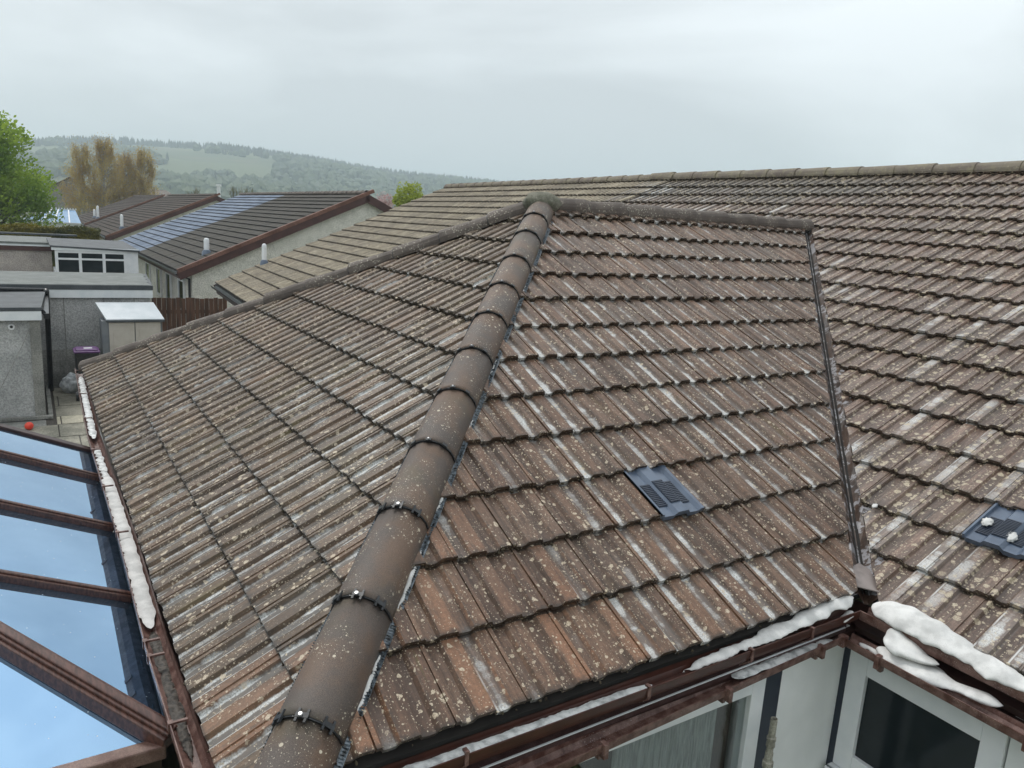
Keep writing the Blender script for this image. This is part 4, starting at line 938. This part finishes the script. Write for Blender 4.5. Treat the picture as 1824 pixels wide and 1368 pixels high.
def behind_hip(d):
    q = px(d['M'] @ Vector((d['u'] + TW / 2, d['v'] + GA, .06))); a, b, c_ = px(HIP2_B), px(APEX), px(VT)
    if q is None: return True
    yl = np.interp(q[0], [a[0], b[0], c_[0]], [a[1], b[1], c_[1]]); return q[1] > yl + 25
hA_, slA, nbA = neighbour('A', MA, uA0, 0.0, 'neighbouring house joined to the bungalow, pale buff tiled roof and white verge', 'terraced houses in the row', m_harl2, tilesA, verge=False)
B0, C0, D0 = (.398, -.166, .005), (.532, -.181, .006), (.95, -.17, .006)
def MN(p): c, s = math.cos(p[2]), math.sin(p[2]); return frameps((-p[0] * s, p[0] * c, p[1]), p[2])
MB_, MC_, MD_ = MN(B0), MN(C0), MN(D0)
def roof_simple(name, cols, u0, u1, part=None):
    def fn(sl):
        t = NT(name); co = t.obj(sl); sp = t.t.nodes.new('ShaderNodeSeparateXYZ'); t.t.links.new(co, sp.inputs[0])
        w1 = t.n('ShaderNodeTexWhiteNoise', {'Vector': t.vec(t.m('FLOOR', t.m('DIVIDE', t.m('SUBTRACT', sp.outputs[0], u0), .33)), t.m('FLOOR', t.m('DIVIDE', t.m('ADD', sp.outputs[1], .008), GA)), 2.)}, 0)
        c_ = t.mix(w1, cols[0], cols[1]); c_ = t.mix(t.m('MULTIPLY', t.ss(t.noise(co, 1.1, 5), .45, .65), .5), c_, cols[2])
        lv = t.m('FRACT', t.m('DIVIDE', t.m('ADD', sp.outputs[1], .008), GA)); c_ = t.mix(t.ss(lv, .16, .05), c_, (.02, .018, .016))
        if part:
            w2 = t.ss(w1, .25, .75); blue = t.mix(w2, (.13, .165, .225), (.19, .23, .30)); lines = t.ss(t.m('FRACT', t.m('DIVIDE', t.m('SUBTRACT', sp.outputs[0], u0), .33)), .05, .09)
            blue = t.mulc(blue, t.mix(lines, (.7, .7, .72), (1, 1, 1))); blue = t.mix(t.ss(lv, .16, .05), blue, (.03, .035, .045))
            c_ = t.mix(t.m('LESS_THAN', sp.outputs[0], part), c_, blue)
            return_rough = .45
        flat_tiles(None, u0, u1, 20 if False else 19, t.fin(c_, .85, spec=.3), sl)
    return fn
slate = ((.045, .040, .034), (.068, .060, .050), (.055, .052, .038))
hB_, slB, nbB = neighbour('B', MB_, -41.3, -23.2, 'house with cream gable wall, roof half blue solar slates and half dark grey tiles', 'terraced houses in the row', m_harl2, roof_simple('grey_slates', slate, -41.3, -23.2, part=-32.6), far=True)
hC_, slC, nbC = neighbour('C', MC_, -66, -47.9, 'second house beyond the cream gable, plain brown tiles and maroon verge', 'terraced houses in the row', m_harl2, roof_simple('brown_slates', ((.05, .037, .030), (.078, .058, .048), (.055, .048, .036)), -66, -47.9), far=True)
hD_, slD, nbD = neighbour('D', MD_, -92, -72, 'furthest house of the row, brown tiles with a dark verge', 'terraced houses in the row', m_harl2, roof_simple('brown_slates', ((.05, .037, .030), (.074, .055, .046), (.052, .045, .036)), -92, -72), far=True)
# flue / vent pipes standing on the roofs
def flue(M_, u, v, h, r, label, base=True):
    P = M_ @ Vector((u, v, .03)); o = empty('roof_vent_pipe', tuple(P), label=label, cat='vent pipe', group='white vent pipes on the roofs'); bpy.context.view_layer.update()
    mb = MB(); pr_ = [(r, -.05), (r, h * .85), (r * .85, h * .94), (r * .5, h * .985), (.001, h)]; lathe(mb, (P.x, P.y), [(a, P.z + b) for a, b in pr_], 12); mb.build('pipe_stem', m_white, o, smooth=True)
    mb = MB(); lathe(mb, (P.x, P.y), [(r * 1.9, P.z - .1), (r * 1.6, P.z + .05), (r * 1.05, P.z + .1)], 12); mb.build('flashing', m_lead, o, smooth=True)
flue(MA, -9.25 + .0, 3.55 * GA, .50, .06, 'white vent pipe at the pale buff roof verge')
flue(MB_, -24.3, 3.4 * GA, .48, .085, 'white vent pipe near the gable of the half blue roof')
flue(MC_, -49.3, 3.2 * GA, .8, .09, 'white vent pipe on the plain brown roof, second from the far end')
flue(MD_, -73.0, 3.6 * GA, 1.05, .10, 'tall white vent pipe on the furthest roof beside the dark verge')
flue(MD_, -76.5, 3.6 * GA, .7, .10, 'short white vent pipe, furthest left on the last roof')
# windows on the front wall of house B
for i, (u, w) in enumerate(((-25.6, 1.1), (-28.2, 1.0), (-30.5, 1.0), (-33.6, 1.2))):
    P = MB_ @ Vector((u, .42, 0)); window(hB_, (P.x, P.y - .01, -.55), (math.cos(.005), math.sin(.005), 0), w, 1.1, (), None, m_win, .09)

# ---------------------------------------------------------------- gardens, garages and things on the left
G0 = -2.5
base = MB(); base.add([(-30, -9, G0 - .012), (-4, -9, G0 - .012), (-4, 1.2, G0 - .012), (-30, 1.2, G0 - .012)], [(0, 1, 2, 3)]); base.build('patio_bed', m_conc, kind='structure')
pv = MB().add([(-18.0, -3.45, G0 - .006), (-9, -3.45, G0 - .006), (-9, .6, G0 - .006), (-18.0, .6, G0 - .006)], [(0, 1, 2, 3)]).build('patio', m_debris, kind='structure')
rows_ = [(-17.9, .9), (-16.98, .9), (-16.06, .9), (-15.14, .62), (-14.48, .9), (-13.56, .9), (-12.64, .9), (-11.7, .9)]
for i, (x, d_) in enumerate(rows_):
    y = -3.30 - (.35 if i % 2 else 0); 
    if i >= 4: y = -4.5 + .2 * (i % 2)
    while y < .3:
        y2 = y + (.62 if i % 2 == 0 else .45); jz = random.uniform(-.004, .004)
        if i < 4 and y2 < -3.3: y = y2; continue
        mb = MB(); mb.box((x + .012, max(y, -3.28 if i < 4 else -9) + .012, G0 - .03), (x + d_ - .012, y2 - .008, G0 + .006 + jz)); mb.build('paving_slab', m_slab2 if i == 3 else m_slab, pv, bevel=.006); y = y2
mb = MB(); mb.box((-15.08, -6.2, G0), (-14.98, -3.36, G0 + .07)); mb.box((-18.0, -3.40, G0), (-14.98, -3.32, G0 + .06)); mb.build('kerb', m_conc, kind='structure', bevel=.01)
# near garage
g1 = empty('garage', (-16.8, -5, G0), label='near grey pebbledashed garage with white fascia and sensor light', cat='garage', group='grey garages behind the houses'); bpy.context.view_layer.update()
mb = MB(); mb.box((-18.6, -7, G0), (-15.1, -3.62, -.55)); mb.build('wall', m_peb, g1)
mbox('corner_post', (-15.16, -3.62, G0), (-15.075, -3.44, -.56), m_conc, g1)
for y in (-4.3, -5.1): mbox('panel_joint', (-15.1, y, G0), (-15.09, y + .02, -.55), m_conc, g1)
mbox('fascia', (-15.02, -7.1, -.535), (-14.985, -3.41, -.365), m_wfas, g1)
mb = MB(); mb.add([(-15.0, -7.1, -.36), (-15.0, -3.41, -.36), (-18.7, -3.24, -.28), (-18.7, -7.1, -.28), (-15.0, -7.1, -.29), (-15.0, -3.41, -.29), (-18.7, -3.24, -.22), (-18.7, -7.1, -.22)], [(4, 5, 6, 7), (0, 4, 7, 3), (0, 1, 5, 4), (1, 2, 6, 5), (2, 3, 7, 6), (3, 2, 1, 0)]); mb.build('roof', m_felt2, g1)
mb = MB(); mb.beam((-15.1, -3.33, -.42), (-18.2, -3.27, -.30), .09, .10); mb.beam((-15.2, -3.38, -.36), (-15.3, -3.28, -.52), .05, .05); mb.build('gutter', m_black, g1)
mb = MB(); mb.tube([(-15.095, -3.91, -.66), (-15.03, -3.91, -.67)], .055, 12); q = mb.build('sensor_light', m_white, g1); MB().tube([(-15.03, -3.91, -.655), (-15.012, -3.91, -.66)], .026, 10).build('lens', m_black, q).matrix_parent_inverse = Matrix.Identity(4)
mb = MB(); mb.tube([(-15.02, -3.60, -.64), (-14.9, -3.75, -1.0), (-14.5, -4.15, -1.76), (-14.3, -4.6, -2.2)], .008, 5); mb.build('clothes_line', m_conc, label='thin pale line strung down from the garage corner', cat='line')
# wide garage
g2 = empty('garage', (-20, -3, G0), label='wide grey garage with long white fascia and flat felt roof', cat='garage', group='grey garages behind the houses'); bpy.context.view_layer.update()
mbox('wall', (-21.8, -7, -1.62), (-17.98, -1.14, -.40), m_peb, g2)
mbox('lower_wall', (-21.8, -7, G0), (-17.97, -1.14, -1.62), simple('bare_render', (.17, .17, .16), (.36, .355, .33), 2.2, .9, .5, fine=30), g2)
for y in (-2.95, -2.15, -1.5): mbox('panel_joint', (-17.985, y, G0), (-17.966, y + .015, -.40), m_conc, g2)
mbox('fascia', (-17.95, -3.3, -.42), (-17.91, -1.09, -.235), m_wfas, g2)
mb = MB(); mb.add([(-17.9, -7, -.235), (-17.9, -1.08, -.235), (-22.2, -.72, -.225), (-22.2, -7, -.225), (-17.9, -7, -.13), (-17.9, -1.08, -.13), (-22.2, -.72, -.20), (-22.2, -7, -.20)], [(4, 5, 6, 7), (0, 4, 7, 3), (0, 1, 5, 4), (1, 2, 6, 5), (2, 3, 7, 6), (3, 2, 1, 0)]); mb.build('roof', m_felt2, g2)
for i in range(4): mbox('felt_strip', (-22.1 + i * 1.04, -7, -.196 + i * .017), (-22.1 + (i + 1) * 1.04 - .02, -1.12 + (3 - i) * .085, -.172 + i * .017), m_felt, g2)
dp = MB(); dp.tube([(-17.62, -3.30, -2.5), (-17.62, -3.27, -.3), (-17.5, -3.27, -.22)], .055, 10); dp.tube([(-17.6, -3.27, -.22), (-17.2, -6.5, -.12)], .045, 8); dp.build('drainpipe', m_black, smooth=True, label='black drainpipe running down between the two grey garages', cat='pipe')
# shed, bin, bag, ball
sh = empty('storage_shed', (-17.3, -1.7, G0), label='small beige resin garden shed with pale grey lid roof', cat='shed'); bpy.context.view_layer.update()
mbox('wall', (-17.55, -2.27, G0), (-16.9, -1.05, -.83), m_shedg, sh)
for a, b in ((-2.13, -1.62), (-1.60, -1.08)):
    o = mbox('door', (-16.905, a, G0 + .08), (-16.86, b, -.86), m_shed, sh)
    mbox('door_panel', (-16.862, a + .08, G0 + .3), (-16.85, b - .08, -1.0), m_shed, o)
    o.children[0].matrix_parent_inverse = Matrix.Identity(4)
mb = MB(); mb.add([(-16.82, -2.18, -.82), (-16.82, -1.0, -.82), (-17.62, -1.12, -.53), (-17.62, -2.33, -.53), (-16.82, -2.18, -.78), (-16.82, -1.0, -.78), (-17.62, -1.12, -.49), (-17.62, -2.33, -.49)], [(4, 5, 6, 7), (0, 4, 7, 3), (0, 1, 5, 4), (1, 2, 6, 5), (2, 3, 7, 6), (3, 2, 1, 0)]); mb.build('lid', m_shedr, sh)
mbox('edge_trim', (-16.83, -2.19, -.84), (-16.80, -.99, -.80), m_felt2, sh)
bn = empty('wheelie_bin', (-16.6, -2.6, G0), label='black wheelie bin with a purple lid beside the shed', cat='bin'); bpy.context.view_layer.update()
mb = MB(); mb.v = [(-16.8 + .06, -2.80, G0 + .06), (-16.42, -2.80, G0 + .06), (-16.42, -2.42, G0 + .06), (-16.74, -2.42, G0 + .06), (-16.84, -2.84, -1.44), (-16.36, -2.84, -1.44), (-16.36, -2.38, -1.44), (-16.84, -2.38, -1.44)]; mb.f = [(3, 2, 1, 0), (4, 5, 6, 7), (0, 1, 5, 4), (1, 2, 6, 5), (2, 3, 7, 6), (3, 0, 4, 7)]; mb.build('bin_body', m_black, bn, bevel=.02)
mb = MB(); mb.box((-16.88, -2.86, -1.44), (-16.33, -2.36, -1.40)); mb.box((-16.84, -2.82, -1.40), (-16.38, -2.40, -1.37)); mb.build('lid', m_purple, bn, bevel=.015)
mbox('lid_sticker', (-16.66, -2.66, -1.368), (-16.52, -2.50, -1.366), m_wfas, bn)
for y in (-2.86, -2.40): MB().tube([(-16.42, y, G0 + .11), (-16.42, y + .05, G0 + .11)], .11, 14).build('wheel', m_black, bn)
mb = MB(); bm = bmesh.new(); bmesh.ops.create_icosphere(bm, subdivisions=4, radius=1)
for v in bm.verts: v.co *= 1 + .35 * mnoise.noise(v.co * 2.2) + .1 * mnoise.noise(v.co * 7)
mb.add([(-17.35 + v.co.x * .2, -2.86 + v.co.y * .24, max(G0, G0 + .17 + v.co.z * .24)) for v in bm.verts], [tuple(v.index for v in f.verts) for f in bm.faces]); bm.free()
mb.build('sack', m_bag, smooth=True, label='crumpled translucent white plastic sack against the garage wall', cat='bag')
mb = MB(); bm = bmesh.new(); bmesh.ops.create_icosphere(bm, subdivisions=3, radius=.075); mb.add([v.co + Vector((-14.25, -3.73, G0 + .08)) for v in bm.verts], [tuple(v.index for v in f.verts) for f in bm.faces]); bm.free()
mb.build('ball', m_red, smooth=True, label='small red ball on the paving', cat='ball')
mbox('gate_post', (-14.6, -4.32, G0), (-14.5, -4.19, -1.75), m_barge, label='maroon post at the left picture edge', cat='post')
# fence
fn = empty('timber_fence', (-21, -.2, G0), label='brown vertical board fence between wide garage and cream gable', cat='fence'); bpy.context.view_layer.update()
y = -.74
while y < 1.2:
    mbox('fence_board', (-21.02 + random.uniform(-.01, .01), y, G0), (-20.99, y + .115, -.76 + random.uniform(-.02, .02)), m_fence, fn); y += .125
mbox('rail', (-21.06, -.74, -1.2), (-21.02, 1.2, -1.1), m_fence, fn)
# white framed lean-to
ln = empty('lean_to', (-27, -1.7, G0), label='white framed lean-to porch with flat dark roof', cat='porch'); bpy.context.view_layer.update()
mbox('wall', (-28.4, -2.88, G0), (-26.05, -.50, -.5), m_white, ln)
window(ln, (-26.0, -2.86, .20), (0, 1, 0), 2.02, .80, (.69, 1.36), 'white window strip with top lights', m_win, .085)
mbox('transom', (-26.02, -2.8, -.10), (-25.97, -.9, -.04), m_white, ln)
mbox('wall', (-28.4, -.84, -.5), (-26.0, -.50, .22), m_white, ln, label='white end panel')
mbox('fascia', (-25.99, -2.95, .20), (-25.94, -.48, .29), m_wfas, ln)
mb = MB(); mb.add([(-25.92, -2.98, .29), (-25.92, -.45, .20), (-29.5, -.6, .34), (-29.5, -3.0, .36), (-25.92, -2.98, .34), (-25.92, -.45, .26), (-29.5, -.6, .40), (-29.5, -3.0, .42)], [(4, 5, 6, 7), (0, 4, 7, 3), (0, 1, 5, 4), (1, 2, 6, 5), (2, 3, 7, 6), (3, 2, 1, 0)]); mb.build('roof', m_felt2, ln)
# third garage with maroon fascia
g3 = empty('garage', (-29, -4.5, G0), label='pinkish pebbledashed garage with maroon fascia beside the white lean-to', cat='garage', group='grey garages behind the houses'); bpy.context.view_layer.update()
mbox('wall', (-32, -8, G0), (-28.0, -2.90, .06), m_pebp, g3); mbox('fascia', (-27.98, -8, .04), (-27.94, -2.84, .19), m_barge, g3); mbox('white_trim', (-27.98, -8, .19), (-27.93, -2.84, .26), m_wfas, g3)
mb = MB(); mb.box((-32.4, -8, .26), (-27.9, -2.8, .32)); mb.build('roof', m_felt, g3)
mbox('white_trim', (-33.2, -8, .36), (-32.8, -1.9, .42), m_felt2, g3)
# blue glass conservatory far away
cb = empty('conservatory', (-70, -2, G0), label='distant white framed conservatory with pale blue glass roof', cat='conservatory'); bpy.context.view_layer.update()
q0 = [(-68, -3.95, -.05), (-68, .1, -.05), (-71.5, -.1, .93), (-71.5, -1.75, .93)]
mb = MB(); mb.add([Vector(q) for q in q0], [(0, 1, 2, 3)]); mb.add([(-68, -3.95, -.05), (-71.5, -1.75, .93), (-75, -3.95, -.05)], [(0, 1, 2)]); mb.build('roof_glass', m_glassb, cb)
mb = MB()
for a, b in ((q0[0], q0[3]), (q0[3], q0[2]), (q0[0], q0[1]), ((-68, -2.6, -.05), (-71.5, -1.72, .93)), ((-68, -1.75, -.05), (-71.5, -1.3, .93)), ((-68, -.7, -.05), (-71.5, -.6, .93))): mb.beam(a, b, .09, .07, off=.05)
mb.build('roof_frame', m_white, cb); mbox('wall', (-74, -3.9, G0), (-68.05, .05, -.1), m_white, cb)
mb = MB(); mb.tube([(-71.5, -1.75, .93), (-71.5, -1.75, 1.25)], .04, 6)
for k in range(9): mb.box((-71.55, -1.7 + k * .2, .97), (-71.45, -1.62 + k * .2, 1.08))
mb.build('finial', m_white, cb)
mbox('garden_wall', (-60, -8, -.55), (-59.6, -.35, -.22), m_barge, label='low dark maroon fence top behind the hedge', cat='fence')

# ---------------------------------------------------------------- planting
def leaf_quads(mb, P, s):
    a = Vector((random.gauss(0, 1), random.gauss(0, 1), random.gauss(0, 1))).normalized(); b = a.orthogonal().normalized(); c_ = a.cross(b)
    q = s * random.uniform(.6, 1.3); mb.add([P - b * q, P + c_ * q * .6, P + b * q, P - c_ * q * .6], [(0, 1, 2, 3)])
# hedge
hd_ = empty('hedge', (-38, -4, G0), label='clipped yellow green hedge behind the garages', cat='hedge'); bpy.context.view_layer.update()
mb = MB(); mb.box((-39.2, -8.9, G0), (-38.1, -.75, .42)); mb.build('hedge_core', m_hedge, hd_)
mb = MB()
for _ in range(9000):
    f_ = random.random(); y = random.uniform(-9, -.7)
    P = Vector((-38.05 + random.gauss(0, .05), y, random.uniform(-.9, .5))) if f_ < .6 else Vector((random.uniform(-39.2, -38.05), y, .46 + random.gauss(0, .05) + .05 * math.sin(y * 3)))
    leaf_quads(mb, P, .06)
mb.build('foliage', m_hedge, hd_)
def tree(name, loc, h, crown, nleaf, ls, lm, label, cat='tree', trunkr=.2, droop=0, group=None, tm=None, ncl=26, zlo=.25):
    root = empty(name, loc, label=label, cat=cat, group=group); bpy.context.view_layer.update(); X0 = Vector(loc); mb = MB()
    mb.tube([X0, X0 + Vector((.1, .05, h * .35)), X0 + Vector((0, .1, h * .75))], [trunkr, trunkr * .7, trunkr * .25], 8)
    cl_ = []
    for i in range(ncl):
        a = random.uniform(0, 6.283); zz = random.uniform(zlo, .97); rr = crown * math.sqrt(max(.05, 1 - ((zz - .5) / .55) ** 2)) * random.uniform(.2, .95)
        C_ = X0 + Vector((math.cos(a) * rr, math.sin(a) * rr, h * zz)); cl_.append((C_, crown * random.uniform(.22, .4)))
        st = X0 + Vector((0, 0, h * max(.15, zz - .35))); mb.tube([st, st.lerp(C_, .5) + Vector((0, 0, .05 * h)), C_], [trunkr * .35, trunkr * .2, trunkr * .05], 5, False)
    mb.build('trunk', tm or m_trunk, root)
    lv = MB()
    for i in range(nleaf):
        C_, r = random.choice(cl_); d = Vector((random.gauss(0, 1), random.gauss(0, 1), random.gauss(0, .8))); d = d / max(.3, d.length) * r * random.uniform(.5, 1.1)
        P = C_ + d
        if droop: P.z -= abs(random.gauss(0, droop)); 
        leaf_quads(lv, P, ls)
    lv.build('crown', lm, root); return root
tree('sycamore_tree', (-62, -6.0, G0), 9.1, 3.9, 30000, .12, m_lgreen, 'bright green leafy tree at the left edge', ncl=85, zlo=.3)
def birch(loc, h, w, label):
    root = empty('birch_tree', loc, label=label, cat='tree', group='birches behind the row'); bpy.context.view_layer.update(); X0 = Vector(loc); mb = MB(); lv = MB()
    mb.tube([X0, X0 + Vector((.1, 0, h * .5)), X0 + Vector((.05, .1, h * .95))], [.2, .13, .03], 7)
    for i in range(76):
        t_ = random.uniform(.3, .97); a = random.uniform(0, 6.283); st = X0 + Vector((.05, .05, h * t_ * .9)); L_ = w * math.sqrt(max(.02, 1.0 - t_)) * 1.05 * random.uniform(.5, 1.05) + .2
        e_ = st + Vector((math.cos(a) * L_, math.sin(a) * L_, h * .10 * random.uniform(.3, 1.2))); mb.tube([st, st.lerp(e_, .5) + Vector((0, 0, .3)), e_], [.05, .03, .012], 4, False)
        for s_ in range(7):
            q = st.lerp(e_, random.uniform(.35, 1.05)); ln_ = random.uniform(.5, 1.8) * h / 10; dx, dy = random.gauss(0, .12), random.gauss(0, .12)
            mb.tube([q, q + Vector((dx, dy, -ln_))], .008, 3, False)
            for k_ in range(9): leaf_quads(lv, q + Vector((random.gauss(0, .42), random.gauss(0, .42), random.gauss(-.2, .45))), .07)
            for k_ in range(int(ln_ * 15)):
                leaf_quads(lv, q + Vector((dx * k_ / 20 + random.gauss(0, .07), dy * k_ / 20 + random.gauss(0, .07), -ln_ * k_ / (ln_ * 15))), .07)
    mb.build('trunk', m_birchbark, root); lv.build('crown', m_birch, root)
birch((-104, 2.3, G0), 11.3, 3.2, 'left and tallest of the bronze birches')
birch((-103, 4.5, G0), 12.2, 3.3, 'middle bronze birch with the highest crown')
birch((-105, 6.9, G0), 11.0, 3.1, 'bronze birch between the tallest and the right one')
birch((-104, 9.0, G0), 11.7, 2.7, 'right hand bronze birch with a pointed top')
def bare_tree(loc, h, label):
    root = empty('bare_tree', loc, label=label, cat='tree', group='bare trees beyond the solar roof'); bpy.context.view_layer.update(); mb = MB()
    def br_(P, d, l, r, dep):
        E_ = P + d * l; mb.tube([P, E_], [r, r * .6], 4, False)
        if dep == 0:
            return
        for _ in range(3 if dep > 1 else 4):
            nd = (d + Vector((random.gauss(0, .38), random.gauss(0, .38), random.uniform(0, .3)))).normalized(); br_(P + d * l * random.uniform(.6, 1), nd, l * random.uniform(.6, .8), max(.018, r * .6), dep - 1)
    br_(Vector(loc), Vector((0, 0, 1)), h * .33, .16, 4); mb.build('branches', m_twig, root)
for (x, y, h, lb) in ((-112, 16.0, 8.2, 'leftmost bare tree behind the roofs'), (-115, 18.5, 7.6, 'bare tree left of the rounded one'), (-110, 20.6, 9.6, 'rounded bare tree, tallest of its row'), (-108, 23.2, 9.3, 'rightmost bare tree of the row')): bare_tree((x, y, G0), h, lb)
tree('rounded_shrub_tree', (-45, 17.9, G0), 6.55, 1.4, 6000, .085, m_bush, 'small yellow green tree peeping over the buff roof', ncl=26, zlo=.45)
tree('blossom_tree', (-50, 18.0, G0), 5.9, 1.7, 6000, .07, m_pink, 'pale pink blossom tree behind the gable', ncl=22, zlo=.5)
# gabled house behind the birches
gh = empty('gabled_house', (-125, 4, G0), label='pale gabled house with brown roof seen behind the birches', cat='house'); bpy.context.view_layer.update()
mb = MB(); mb.add([(-118, -1.2, G0), (-118, 4.6, G0), (-118, 4.6, 2.9), (-118, 1.6, 4.55), (-118, -1.2, 3.0), (-130, -1.2, G0), (-130, 4.6, G0), (-130, 4.6, 2.9), (-130, 1.6, 4.55), (-130, -1.2, 3.0)], [(0, 1, 2, 3, 4), (5, 9, 8, 7, 6), (0, 4, 9, 5), (1, 6, 7, 2)]); mb.build('wall', m_conc, gh)
mb = MB(); mb.beam((-117.9, -1.5, 2.95), (-117.9, 1.6, 4.72), .3, .2); mb.beam((-117.9, 1.6, 4.72), (-117.9, 4.9, 2.85), .3, .2)
mb.add([(-117.7, 1.6, 4.74), (-117.7, 5.0, 2.86), (-130, 5.0, 2.86), (-130, 1.6, 4.74)], [(0, 1, 2, 3)]); mb.add([(-117.7, 1.6, 4.74), (-117.7, -1.6, 2.96), (-130, -1.6, 2.96), (-130, 1.6, 4.74)], [(0, 1, 2, 3)]); mb.build('roof', m_ridged, gh)
gh2 = empty('gabled_house', (-125, 12, G0), label='low brown roofed house to the right of the birches', cat='house'); bpy.context.view_layer.update()
mb = MB(); mb.add([(-122, 4.9, 2.4), (-122, 15.6, 2.9), (-125, 14.4, 4.0), (-125, 4.9, 4.1), (-128, 14.4, 2.4), (-128, 4.9, 2.4)], [(0, 1, 2, 3), (3, 2, 4, 5), (1, 4, 2)]); mb.build('roof', m_ridged, gh2); mbox('wall', (-127.5, 5, G0), (-122.4, 14.9, 2.5), m_conc, gh2)
mb = MB(); mb.tube([(-100, 16.9, G0), (-100, 16.9, 4.5)], .22, 8); mb.tube([(-100, 16.9, 4.5), (-100, 16.9, 4.75)], [.32, .3], 8); mb.build('chimney_flue', m_white, label='pale flue with a cap rising behind the row', cat='flue')

# ---------------------------------------------------------------- haze
hz = MB(); hz.box((-2600, -2300, -6), (1000, 2800, 190)); t = NT('haze'); t.t.nodes.remove(t.b)
v_ = t.t.nodes.new('ShaderNodeVolumePrincipled'); v_.inputs['Color'].default_value = (.80, .92, 1, 1); v_.inputs['Density'].default_value = .00066; v_.inputs['Anisotropy'].default_value = .1
t.t.links.new(v_.outputs[0], t.o.inputs['Volume']); hz.build('haze', t.mat, kind='stuff')
